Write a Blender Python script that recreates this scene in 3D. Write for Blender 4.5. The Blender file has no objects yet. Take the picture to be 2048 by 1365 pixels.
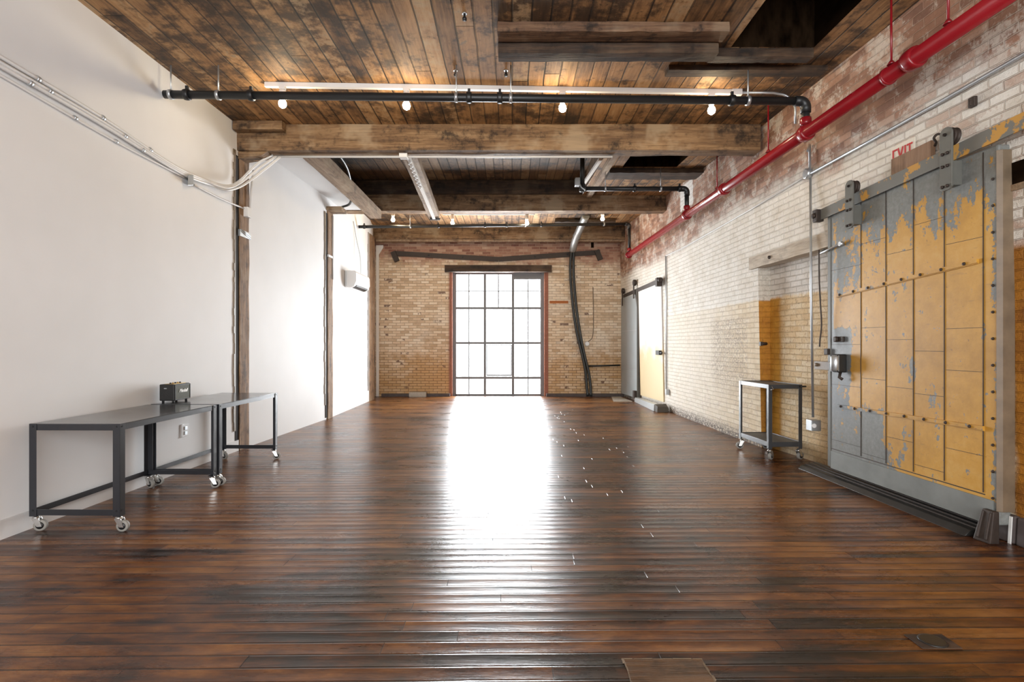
import bpy, bmesh, math, random
from mathutils import Vector, Matrix, noise as mnoise
random.seed(7)
PI = math.pi
F, CX, HY, H = 1054.0, 1024.0, 690.0, 1.29
C = bpy.context.scene.collection
ISO = Vector

# ------------------------------------------------------------------ room survey
def interp(kn, y):
    if y <= kn[0][0]: return kn[0][1]
    for (a, b), (c, d) in zip(kn, kn[1:]):
        if y <= c: return b + (d-b)*(y-a)/(c-a)
    return kn[-1][1]
KR = [(-4, 3.40), (3.3, 3.30), (5.5, 3.185), (7.3, 3.105), (10.3, 3.03), (13.2, 2.78)]
KL = [(-4, -3.42), (3.5, -3.385), (6.5, -3.34), (9.25, -3.21), (12.1, -3.26), (12.55, -3.33), (13.2, -3.43)]
YB = 13.2
def XR(y, z=0): return interp(KR, y) - .02*z
def XL(y): return interp(KL, y)
# a point seen at a picture position, at a known depth / on a known surface of the room
def P(px, py, Y): return Vector(((px-CX)*Y/F, Y, H-(py-HY)*Y/F))
def PR(px, py, off=0.0):
    Y = 6.0
    for _ in range(40):
        z = H-(py-HY)*Y/F
        Y = .5*Y + .5*F*(XR(Y, z)-off)/(px-CX)
    return P(px, py, Y)
def PL(px, py, off=0.0):
    Y = 6.0
    for _ in range(40): Y = .5*Y + .5*F*(XL(Y)+off)/(px-CX)
    return P(px, py, Y)
def PZ(px, py, z): return P(px, py, (H-z)*F/(py-HY))

# ------------------------------------------------------------------ shader helper
class NT:
    def __init__(s, name):
        s.m = bpy.data.materials.new(name); s.m.use_nodes = True
        s.t = s.m.node_tree; s.t.nodes.clear()
        s.out = s.t.nodes.new('ShaderNodeOutputMaterial')
        s.co = s.t.nodes.new('ShaderNodeTexCoord').outputs['Object']
        sp = s.node('ShaderNodeSeparateXYZ', [s.co]); s.x, s.y, s.z = sp.outputs
    def put(s, sock, v):
        if isinstance(v, bpy.types.NodeSocket): s.t.links.new(v, sock)
        elif isinstance(v, (tuple, list)) and len(v) == 3 and sock.type == 'RGBA': sock.default_value = (*v, 1)
        else: sock.default_value = v
    def node(s, typ, ins=(), **props):
        n = s.t.nodes.new(typ)
        for k, v in props.items(): setattr(n, k, v)
        for k, v in (ins.items() if isinstance(ins, dict) else enumerate(ins)):
            if v is not None: s.put(n.inputs[k], v)
        return n
    def m_(s, op, a, b=None, c=None, clamp=False):
        n = s.node('ShaderNodeMath', operation=op); n.use_clamp = clamp
        for i, v in enumerate((a, b, c)):
            if v is not None: s.put(n.inputs[i], v)
        return n.outputs[0]
    def add(s, a, b): return s.m_('ADD', a, b)
    def sub(s, a, b): return s.m_('SUBTRACT', a, b)
    def mul(s, a, b): return s.m_('MULTIPLY', a, b)
    def mx(s, *a):
        r = a[0]
        for b in a[1:]: r = s.m_('MAXIMUM', r, b)
        return r
    def mn(s, a, b): return s.m_('MINIMUM', a, b)
    def floor(s, a): return s.m_('FLOOR', a)
    def fract(s, a): return s.m_('FRACT', a)
    def inv(s, a): return s.m_('SUBTRACT', 1.0, a)
    def ss(s, v, lo, hi):
        n = s.node('ShaderNodeMapRange', interpolation_type='SMOOTHSTEP')
        for i, q in enumerate((v, lo, hi, 0.0, 1.0)): s.put(n.inputs[i], q)
        return n.outputs[0]
    def vec(s, x, y, z=0.0): return s.node('ShaderNodeCombineXYZ', [x, y, z]).outputs[0]
    def sc(s, a, b, c): return s.vec(s.mul(s.x, a), s.mul(s.y, b), s.mul(s.z, c))
    def noise(s, v=None, scale=1, detail=3, rough=.55, dist=0):
        n = s.node('ShaderNodeTexNoise', {'Vector': v if v is not None else s.co, 'Scale': scale, 'Detail': detail, 'Roughness': rough, 'Distortion': dist})
        return n.outputs[0]
    def white(s, v):
        return s.node('ShaderNodeTexWhiteNoise', {'Vector': v}, noise_dimensions='3D').outputs[0]
    def ramp(s, f, stops):
        n = s.t.nodes.new('ShaderNodeValToRGB'); s.put(n.inputs[0], f)
        e = n.color_ramp.elements
        while len(e) < len(stops): e.new(.5)
        for q, (p, c) in zip(e, stops): q.position = p; q.color = (*c, 1)
        return n.outputs[0]
    def mix(s, f, a, b, blend='MIX'):
        n = s.node('ShaderNodeMix', data_type='RGBA', blend_type=blend)
        s.put(n.inputs[0], f); s.put(n.inputs[6], a); s.put(n.inputs[7], b)
        return n.outputs[2]
    def bump(s, h, dist=.01, strength=1.0):
        return s.node('ShaderNodeBump', {'Strength': strength, 'Distance': dist, 'Height': h}).outputs[0]
    def done(s, col, rough=.6, metal=0.0, normal=None, **kw):
        b = s.node('ShaderNodeBsdfPrincipled', {'Base Color': col, 'Roughness': rough, 'Metallic': metal})
        if normal is not None: s.put(b.inputs['Normal'], normal)
        for k, v in kw.items(): s.put(b.inputs[k.replace('_', ' ')], v)
        s.t.links.new(b.outputs[0], s.out.inputs[0])
        return s.m

def plain(name, col, rough=.5, metal=0.0, var=.12, scale=14, bump=0.0):
    t = NT(name); n = t.noise(scale=scale, detail=4)
    c = t.mix(n, tuple(q*(1-var) for q in col), tuple(min(1, q*(1+var)) for q in col))
    return t.done(c, t.add(rough-.06, t.mul(n, .12)), metal, t.bump(n, .004, bump) if bump else None)

def wood(name, axis, dark, mid, light, grime=.5, rough=.75, pale=(.42, .33, .22), palef=.3):
    t = NT(name)
    k = {'x': (.35, 5, 5), 'y': (5, .35, 5), 'z': (5, 5, .35)}[axis]
    st = t.sc(*k)
    g = t.noise(st, 2.2, 5, .65, .3); fine = t.noise(st, 11, 4, .7)
    big = t.noise(scale=1.6, detail=4, rough=.65); spot = t.noise(scale=7, detail=5, rough=.7)
    c = t.ramp(t.add(t.mul(g, .6), t.mul(fine, .4)), [(.33, dark), (.5, mid), (.66, light)])
    c = t.mix(t.mul(t.ss(big, .52, .66), palef), c, pale)
    c = t.mix(t.mul(t.ss(t.add(t.mul(big, .5), t.mul(spot, .5)), .5, .38), grime), c, tuple(q*.18 for q in dark))
    return t.done(c, rough, 0, t.bump(t.add(t.mul(g, .6), t.mul(fine, .4)), .012, .8))

# brick: u = distance along the wall, v = height
def brick_mat(name, along, colour_fn, rowh=.066, depth=.012):
    t = NT(name)
    u = t.x if along == 'x' else t.y
    w1 = t.noise(scale=2.5, detail=2); w2 = t.noise(t.vec(t.add(t.x, 9.1), t.y, t.z), 9, 2)
    uu = t.add(u, t.add(t.mul(w1, .03), t.mul(w2, .02))); vv = t.add(t.z, t.add(t.mul(w1, .012), t.mul(w2, .012)))
    b = t.node('ShaderNodeTexBrick', {'Vector': t.vec(uu, vv, 0.0), 'Color1': (0, 0, 0), 'Color2': (1, 1, 1), 'Mortar': (.5, .5, .5), 'Scale': 1.0,
               'Mortar Size': .0065, 'Mortar Smooth': .45, 'Bias': 0.0, 'Brick Width': .205, 'Row Height': rowh}, offset=.5)
    rnd = t.node('ShaderNodeSeparateColor', [b.outputs[0]]).outputs[0]
    mort = b.outputs[1]
    fine = t.noise(scale=38, detail=4, rough=.7); mid = t.noise(scale=4.5, detail=4, rough=.65); big = t.noise(scale=.75, detail=4, rough=.6)
    col, rough = colour_fn(t, u, rnd, mort, fine, mid, big)
    h = t.add(t.mul(t.inv(mort), .6), t.add(t.mul(fine, .45), t.mul(mid, .4)))
    return t.done(col, rough, 0, t.bump(h, depth, .9))
RED = [(.15, (.17, .085, .055)), (.45, (.33, .17, .105)), (.65, (.43, .25, .165)), (.9, (.52, .36, .26))]
def right_cols(t, u, rnd, mort, fine, mid, big):
    z = t.z
    red = t.ramp(t.add(t.mul(rnd, .5), t.mul(mid, .5)), RED)
    red = t.mix(t.mul(mort, t.ss(mid, .3, .7)), red, (.40, .31, .235))
    red = t.mix(t.ss(t.add(mid, t.mul(fine, .4)), .70, .85), red, (.6, .52, .44))
    white = t.ramp(mid, [(.3, (.66, .61, .52)), (.6, (.80, .77, .70))])
    tan = t.ramp(t.add(t.mul(mid, .75), t.mul(rnd, .25)), [(.3, (.60, .46, .28)), (.55, (.77, .65, .46)), (.75, (.82, .75, .61))])
    tan = t.mix(t.mul(t.ss(u, 6.9, 8.6), .6), tan, (.80, .74, .62))
    worn = t.mul(t.ss(mid, .5, .62), t.ss(fine, .42, .55))
    tan = t.mix(t.mul(worn, .6), tan, (.42, .28, .17))
    # paint line at head height, bare brick above three metres
    low = t.ss(t.add(z, t.mul(t.sub(mid, .5), .08)), 1.87, 1.83)
    near = t.ss(u, 6.3, 3.2)
    c = t.mix(t.mul(low, t.ss(t.add(u, t.mul(big, 4)), 12.6, 8.4)), white, tan)
    c = t.mix(t.mul(low, .25), c, tan)
    bare = t.ss(t.add(t.add(z, t.mul(t.sub(mid, .5), .7)), t.mul(t.sub(big, .5), 1.2)), 2.95, 3.2)
    c = t.mix(t.mul(mort, t.add(.10, t.mul(near, .42))), c, (.42, .32, .24))
    peel = t.mul(t.mul(t.ss(t.add(t.mul(rnd, .35), t.add(t.mul(mid, .8), t.mul(fine, .35))), .76, .84), near), t.inv(low))
    c = t.mix(t.mul(peel, .7), c, red)
    c = t.mix(bare, c, red)
    paleup = t.mul(t.mul(bare, near), t.ss(t.add(t.mul(rnd, .3), t.mul(mid, .8)), .5, .75))
    c = t.mix(t.mul(paleup, .55), c, (.62, .52, .43))
    patch = t.mul(t.mul(t.ss(u, 8.2, 7.9), t.ss(u, 6.85, 7.05)), t.mul(t.ss(z, 1.72, 1.6), t.ss(z, .5, .9)))
    c = t.mix(t.mul(patch, t.mul(.75, t.ss(fine, .42, .6))), c, (.36, .29, .22))
    wp_ = t.mul(t.mul(t.ss(t.add(u, t.mul(mid, .3)), 8.85, 8.9), t.ss(t.add(u, t.mul(fine, .2)), 9.45, 9.4)), t.mul(t.ss(t.add(z, t.mul(mid, .2)), 3.72, 3.76), t.ss(z, 4.08, 4.04)))
    c = t.mix(wp_, c, (.82, .80, .76))
    org = t.mul(t.ss(t.add(u, t.mul(t.sub(mid, .5), .1)), 3.48, 3.42), t.ss(z, 1.95, 1.9))
    c = t.mix(org, c, t.ramp(mid, [(.3, (.24, .085, .01)), (.6, (.42, .17, .015))]))
    c = t.mix(t.mul(t.ss(z, .22, .02), t.ss(fine, .4, .5)), c, (.13, .1, .08))
    return c, .72
def infill_cols(t, u, rnd, mort, fine, mid, big):
    z = t.z
    tan = t.ramp(t.add(t.mul(mid, .7), t.mul(rnd, .3)), [(.25, (.62, .41, .18)), (.5, (.73, .55, .31)), (.75, (.80, .68, .48))])
    tan = t.mix(t.mul(mort, .25), tan, (.40, .24, .10))
    tan = t.mix(t.mul(t.ss(fine, .55, .62), .6), tan, (.40, .22, .10))
    edge = t.ss(t.add(u, t.mul(t.sub(mid, .5), .12)), 6.36, 6.46)
    edge2 = t.mul(t.ss(t.add(u, t.mul(t.sub(mid, .5), .2)), 5.5, 5.42), .75)
    c = t.mix(t.mx(edge, edge2), tan, t.ramp(mid, [(.3, (.40, .17, .012)), (.6, (.60, .30, .04))]))
    up = t.ss(t.add(z, t.mul(t.sub(mid, .5), .1)), 1.85, 1.9)
    c = t.mix(up, c, t.mix(t.mul(mort, .35), t.ramp(mid, [(.3, (.6, .54, .46)), (.6, (.78, .74, .68))]), (.4, .34, .28)))
    return t.mix(t.mul(t.ss(z, .25, .02), .5), c, (.2, .12, .05)), .7
def reveal_cols(t, u, rnd, mort, fine, mid, big):
    c = t.ramp(t.add(t.mul(mid, .5), t.mul(fine, .5)), [(.3, (.33, .12, .01)), (.6, (.56, .25, .025))])
    up = t.ss(t.z, 1.83, 1.86)
    c = t.mix(up, c, t.ramp(fine, [(.35, (.5, .45, .38)), (.6, (.72, .68, .6))]))
    return c, .6
def back_cols(t, u, rnd, mort, fine, mid, big):
    z = t.z
    tan = t.ramp(t.add(t.mul(mid, .5), t.mul(rnd, .5)), [(.25, (.52, .37, .23)), (.5, (.73, .58, .41)), (.75, (.82, .72, .57))])
    tan = t.mix(t.mul(t.ss(big, .48, .62), .6), tan, (.80, .73, .61))
    warm = t.mul(t.ss(t.add(z, t.mul(mid, .8)), 1.9, 1.0), t.ss(big, .35, .6))
    tan = t.mix(t.mul(warm, .75), tan, (.50, .25, .06))
    low = t.ss(t.add(z, t.mul(t.sub(mid, .5), 1.0)), 1.15, .7)
    tan = t.mix(t.mul(low, .35), tan, (.50, .30, .11))
    tan = t.mix(t.mul(mort, t.add(.42, t.mul(low, .4))), tan, (.17, .09, .045))
    hole = t.mul(t.ss(rnd, .88, .93), t.ss(mid, .52, .6))
    tan = t.mix(t.mul(hole, .85), tan, (.12, .05, .03))
    red = t.ramp(t.add(t.mul(rnd, .5), t.mul(mid, .5)), [(.2, (.20, .075, .05)), (.5, (.40, .21, .14)), (.8, (.56, .38, .27))])
    red = t.mix(t.mul(mort, .6), red, (.55, .42, .30))
    bare = t.ss(t.add(t.add(z, t.mul(t.sub(mid, .5), .9)), t.mul(t.sub(big, .5), .9)), 3.15, 3.5)
    c = t.mix(bare, tan, red)
    # raw red brick edge beside the window
    dx = t.m_('ABSOLUTE', t.add(u, .345))
    edge = t.mul(t.ss(dx, 1.29, 1.2), t.ss(z, 3.3, 3.1))
    c = t.mix(t.mul(edge, t.add(.35, t.mul(mid, .6))), c, (.30, .12, .07))
    lone = t.mul(t.mul(t.ss(u, .93, .95), t.ss(u, 1.42, 1.4)), t.mul(t.ss(z, 2.315, 2.33), t.ss(z, 2.40, 2.385)))
    c = t.mix(lone, c, (.42, .14, .035))
    return c, .75

# board floor and ceilings
def boards(t, across, along, width, length, wob=.02):
    n = t.noise(scale=1.3, detail=2)
    a = t.m_('DIVIDE', t.add(across, t.mul(t.sub(n, .5), wob)), width)
    i = t.floor(a); f = t.fract(a)
    r1 = t.white(t.vec(i, 3.3, 1.7))
    b = t.add(t.m_('DIVIDE', along, length), t.mul(r1, 7.3))
    j = t.floor(b); g = t.fract(b)
    return f, g, t.white(t.vec(i, j, 5.1)), r1

def mat_floor():
    t = NT('old stained floorboards')
    yy = t.sub(t.y, t.mul(t.x, .012))
    f, g, rnd, r1 = boards(t, yy, t.x, .088, 1.7, .012)
    st = t.noise(t.sc(1.2, 9, 1), 1.4, 5, .65, .4); fine = t.noise(t.sc(2.5, 34, 1), 2.5, 4, .7)
    big = t.noise(scale=.75, detail=5, rough=.62, dist=.4); pat = t.noise(t.sc(.7, 1.6, 1), 1.6, 5, .7, .5)
    side = t.ss(t.m_('ABSOLUTE', t.x), .3, 2.4)
    v = t.add(t.add(t.mul(rnd, .15), t.mul(st, .36)), t.add(t.mul(big, .38), t.mul(pat, .43)))
    v = t.add(v, t.mul(side, .09))
    mott = t.noise(t.sc(2.2, 5, 1), 2.0, 6, .72, .3)
    v = t.add(t.mul(t.sub(v, .63), 1.35), t.add(.53, t.mul(t.sub(mott, .5), .55)))
    c = t.ramp(v, [(.40, (.008, .006, .0055)), (.50, (.024, .012, .008)), (.60, (.080, .027, .009)), (.72, (.165, .060, .014)), (.88, (.29, .125, .032))])
    c = t.mix(t.mul(t.ss(fine, .52, .7), .4), c, (.012, .008, .006))
    edge = t.mx(t.ss(f, .09, .02), t.ss(f, .93, .99), t.mul(t.ss(g, .0035, .001), .9))
    c = t.mix(t.mul(edge, .8), c, (.006, .004, .003))
    speck = t.ss(t.noise(scale=42, detail=2), .78, .81)
    c = t.mix(t.mul(speck, .5), c, (.45, .33, .2))
    d = t.sub(f, .5); cup = t.mul(t.mul(d, d), 1.6)
    tilt = t.mul(t.sub(r1, .5), t.mul(d, .55))
    h = t.add(t.sub(t.add(cup, tilt), t.mul(edge, .45)), t.add(t.mul(st, .42), t.mul(fine, .10)))
    rough = t.add(.13, t.add(t.mul(pat, .24), t.mul(fine, .08)))
    return t.done(c, rough, 0, t.bump(h, .0045, 1.0), Specular_IOR_Level=.55)

def mat_ceiling(name, dark=1.0):
    t = NT(name)
    f, g, rnd, r1 = boards(t, t.x, t.y, .158, 3.1, .03)
    st = t.noise(t.sc(9, .7, 1), 1.5, 5, .68, .4); fine = t.noise(t.sc(22, 2.2, 1), 2, 4, .7)
    big = t.noise(scale=.9, detail=5, rough=.65, dist=.3); spot = t.noise(scale=5.5, detail=5, rough=.72)
    v = t.add(t.add(t.mul(rnd, .17), t.mul(st, .44)), t.add(t.mul(fine, .24), t.mul(big, .27)))
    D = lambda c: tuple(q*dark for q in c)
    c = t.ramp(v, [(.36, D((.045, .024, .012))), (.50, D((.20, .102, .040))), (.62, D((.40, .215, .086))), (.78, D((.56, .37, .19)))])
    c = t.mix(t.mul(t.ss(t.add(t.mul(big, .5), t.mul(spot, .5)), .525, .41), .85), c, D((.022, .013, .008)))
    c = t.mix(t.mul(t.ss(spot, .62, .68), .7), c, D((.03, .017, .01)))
    c = t.mix(t.mul(t.ss(t.add(t.mul(spot, .6), t.mul(rnd, .3)), .56, .66), .45), c, D((.46, .36, .23)))
    edge = t.mx(t.ss(f, .07, .02), t.ss(f, .95, .985), t.ss(g, .004, .001))
    c = t.mix(t.mul(edge, t.add(.55, t.mul(r1, .45))), c, (.008, .005, .003))
    h = t.sub(t.add(t.mul(st, .5), t.mul(fine, .35)), edge)
    return t.done(c, .7, 0, t.bump(h, .012, .9))

def mat_peel():
    t = NT('peeling grey and yellow sheet metal')
    u = t.m_('DIVIDE', t.x, 1.72); z = t.z
    dr = t.noise(t.sc(7, 7, 2.0), 1.0, 6, .68, .3); n2 = t.noise(scale=9, detail=5, rough=.7); n3 = t.noise(scale=30, detail=4, rough=.7); big = t.noise(scale=1.3, detail=3)
    top = t.ss(t.sub(z, t.mul(t.ss(u, .55, .85), .05)), 1.88, 2.46)
    topl = t.mul(t.ss(z, 1.62, 1.95), t.ss(u, .42, .10))
    lock = t.mul(t.ss(u, .20, .15), t.mul(t.ss(z, .50, .70), t.ss(z, 1.50, 1.38)))
    diag = t.mul(t.ss(z, .80, .68), t.ss(t.add(u, t.mul(z, .30)), .74, .46))
    strip = t.ss(z, .27, .24)
    left = t.ss(u, .05, .035); right = t.mul(t.ss(u, .955, .985), .62)
    sc = t.mx(t.mul(top, .95), t.mul(topl, .85), lock, diag, strip, left, right)
    blot = t.mul(t.ss(t.node('ShaderNodeVectorMath', [t.vec(t.mul(t.sub(u, .56), 1.7), t.mul(t.sub(z, 1.08), .8), 0.0)], operation='LENGTH').outputs[1], .14, .03), .62)
    sc = t.add(.09, t.mul(t.mx(sc, blot), .84))
    sc = t.add(sc, t.add(t.mul(t.sub(dr, .5), 2.7), t.mul(t.sub(n2, .5), 1.9)))
    sc = t.add(sc, t.mul(t.sub(n3, .5), 1.0))
    grey = t.mx(t.ss(sc, .50, .53), strip)
    chips = t.mul(t.ss(t.add(n2, t.mul(n3, .5)), .93, .95), .9)
    yel = t.ramp(t.add(t.mul(big, .6), t.mul(n2, .4)), [(.3, (.36, .18, .022)), (.55, (.56, .30, .045)), (.75, (.64, .40, .12))])
    gr = t.ramp(t.add(t.mul(dr, .4), t.mul(n3, .6)), [(.3, (.125, .13, .12)), (.55, (.20, .21, .20)), (.75, (.30, .32, .30))])
    gr = t.mix(t.mul(lock, .45), gr, (.09, .11, .14))
    c = t.mix(t.mx(grey, chips), yel, gr)
    rim = t.mul(t.ss(t.m_('ABSOLUTE', t.sub(sc, .515)), .03, .0), .35)
    c = t.mix(rim, c, (.12, .09, .07))
    c = t.mix(t.mul(t.ss(n3, .64, .69), .6), c, (.12, .055, .04))
    c = t.mix(t.mul(t.ss(t.noise(t.sc(3, 3, 14), 2.5, 4, .7), .58, .7), .25), c, (.16, .10, .05))
    h = t.add(t.mul(grey, -.3), t.add(t.mul(n2, .25), t.mul(n3, .2)))
    return t.done(c, .45, 0, t.bump(h, .004, .8))

def mat_far_door():
    t = NT('far doorway sheet with white and yellow paint')
    n = t.noise(scale=2.2, detail=4); z = t.z
    v = t.add(t.ss(z, .2, 1.9), t.mul(t.sub(n, .5), 1.1))
    c = t.ramp(v, [(.1, (.70, .56, .32)), (.45, (.74, .58, .33)), (.62, (.76, .68, .52)), (.85, (.80, .78, .74))])
    return t.done(c, .55, 0, t.bump(n, .004, .4))

def mat_plaster():
    t = NT('white plaster')
    a = t.noise(scale=1.1, detail=3); b = t.noise(scale=30, detail=4)
    c = t.ramp(a, [(.3, (.725, .725, .72)), (.7, (.78, .78, .778))])
    return t.done(c, .62, 0, t.bump(t.add(t.mul(a, .8), t.mul(b, .12)), .01, .35))

M = {}
M['floor'] = mat_floor()
M['ceil'] = mat_ceiling('old ceiling planks'); M['ceil_dark'] = mat_ceiling('darkened recess planks', .42)  # recess planks use the same plank colours, multiplied darker
M['white'] = mat_plaster()
M['right'] = brick_mat('right brick wall paint', 'y', right_cols, depth=.02)
M['infill'] = brick_mat('bricked up opening', 'y', infill_cols, depth=.022)
M['reveal'] = brick_mat('orange painted reveal', 'x', reveal_cols)
M['back'] = brick_mat('back brick wall', 'x', back_cols)
t = NT('worn grey and yellow track paint'); a_ = t.noise(scale=6, detail=5, rough=.7)
M['trackpaint'] = t.done(t.mix(t.ss(t.add(a_, t.mul(t.sub(t.x, 1.0), .06)), .53, .56), (.15, .15, .135), (.50, .26, .045)), .5, 0, t.bump(a_, .004, .5))
M['peel'] = mat_peel(); M['fardoor'] = mat_far_door()
M['beam'] = wood('weathered beam', 'x', (.055, .028, .014), (.19, .11, .053), (.36, .235, .125), .85, palef=.55)
M['beam_mid'] = wood('sooty brown beam', 'x', (.03, .016, .009), (.12, .062, .032), (.24, .14, .075), .9, palef=.25)
M['beam_dark'] = wood('charred beam', 'x', (.013, .008, .005), (.042, .023, .012), (.11, .06, .03), .8, palef=.10)
M['beam_long'] = wood('grey weathered stringer', 'y', (.12, .075, .045), (.28, .19, .12), (.42, .32, .22), .5, palef=.5)
M['post'] = wood('old post', 'z', (.055, .03, .016), (.20, .11, .05), (.36, .21, .10), .6, palef=.3)
M['lintel'] = wood('pale painted lintel', 'y', (.28, .22, .16), (.5, .43, .34), (.66, .6, .5), .3, palef=.4)
M['block'] = wood('brown board', 'z', (.12, .065, .035), (.24, .14, .08), (.34, .21, .13), .3, palef=.1)
t = NT('hole_shade'); M['hole_shade'] = t.done(t.ramp(t.noise(t.sc(8, .8, 3), 1.5, 4), [(.35, (.004, .0025, .0015)), (.7, (.022, .013, .007))]), .95, Specular_IOR_Level=.0)  # near-black colour stands in for the shade inside hatches and wall holes
M['gap'] = plain('dark gap', (.015, .011, .009), .9)
M['redpipe'] = plain('red pipe enamel', (.25, .008, .014), .25, 0, .15, 5)
M['black'] = plain('black iron', (.014, .015, .016), .42, 0, .3)
M['iron'] = plain('rusty iron', (.045, .032, .025), .6, .3, .4, 30, .3)
M['grey_paint'] = plain('grey painted iron', (.12, .122, .108), .5, 0, .18, 12, .2)
M['galv'] = plain('galvanised steel', (.50, .53, .55), .38, .75, .1)
M['conduit'] = plain('painted conduit', (.70, .70, .69), .4, 0, .06)
M['trackw'] = plain('white enamel track', (.82, .81, .78), .35, 0, .03)
M['plastic'] = plain('white plastic', (.80, .80, .79), .35, 0, .02)
M['table'] = plain('charcoal powder coat', (.022, .0235, .028), .34, .0, .1, 40)
M['table_top'] = plain('charcoal sheet top', (.060, .062, .066), .16, .0, .06, 5)
M['chrome'] = plain('zinc plated', (.62, .62, .60), .25, .9, .08)
M['rubber'] = plain('grey rubber tread', (.27, .26, .235), .6, 0, .08)
M['hub'] = plain('black hub', (.012, .012, .013), .4)
M['cart'] = plain('dark grey cart enamel', (.055, .058, .062), .30, .1, .1, 20)
M['cart_mat'] = plain('ribbed grey shelf', (.11, .11, .105), .55, 0, .1, 40)
M['vinyl'] = plain('black vinyl', (.012, .012, .012), .55, 0, .2, 90, .3)
M['grille'] = plain('grey green speaker cloth', (.10, .105, .08), .7, 0, .4, 120)
M['brass'] = plain('brass', (.55, .38, .14), .3, .9)
M['script'] = plain('white lettering', (.85, .85, .82), .4, 0, .01)
M['sign'] = plain('cream sign plate', (.74, .70, .60), .5, 0, .05)
M['sign_red'] = plain('red lettering', (.50, .022, .025), .5, 0, .08)
M['stone'] = plain('grey stone curb', (.085, .068, .064), .8, 0, .35, 18, .5)
M['patch'] = wood('worn floor patch', 'x', (.03, .016, .009), (.10, .05, .022), (.19, .10, .045), .6, .3, palef=.1)
M['stone_pale'] = plain('pale concrete block', (.42, .38, .32), .8, 0, .25, 18, .5)
M['kick'] = plain('worn grey kick plate', (.21, .225, .215), .45, .1, .35, 5, .3)
M['sill'] = plain('pale grey steel', (.40, .42, .42), .35, .2, .15, 6)
M['steel_dark'] = plain('dark tread steel', (.030, .029, .027), .32, .3, .4, 8, .3)
M['duct'] = plain('grey flexible duct', (.30, .30, .29), .4, .4, .2, 20)
M['cable'] = plain('black cable', (.018, .020, .018), .4)
M['winframe'] = plain('steel glazing bars in bloom grey', (.15, .155, .16), .45, .0, .1)  # grey base raised to imitate bloom from the bright window
M['leaf_grey'] = plain('pale grey door sheet', (.36, .40, .41), .45, .1, .14, 4, .2)
M['jamb'] = plain('dark worn jamb', (.07, .058, .045), .75, 0, .5, 14, .6)
M['wrap'] = plain('pale worn wrapping', (.17, .125, .08), .5, 0, .6, 7, .6)
M['brickred'] = plain('bare red brick edge', (.30, .12, .08), .8, 0, .35, 16, .6)

t = NT('window pane'); tr = t.node('ShaderNodeBsdfTransparent', [(0.98, .99, 1.0)]); gl = t.node('ShaderNodeBsdfGlossy', {'Color': (1, 1, 1), 'Roughness': .02})
mxn = t.node('ShaderNodeMixShader', [.05, tr.outputs[0], gl.outputs[0]]); t.t.links.new(mxn.outputs[0], t.out.inputs[0]); M['glass'] = t.m
t = NT('lit bulb'); em = t.node('ShaderNodeEmission', {'Color': (1, .80, .52), 'Strength': 190.0}); t.t.links.new(em.outputs[0], t.out.inputs[0]); M['bulb'] = t.m

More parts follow.
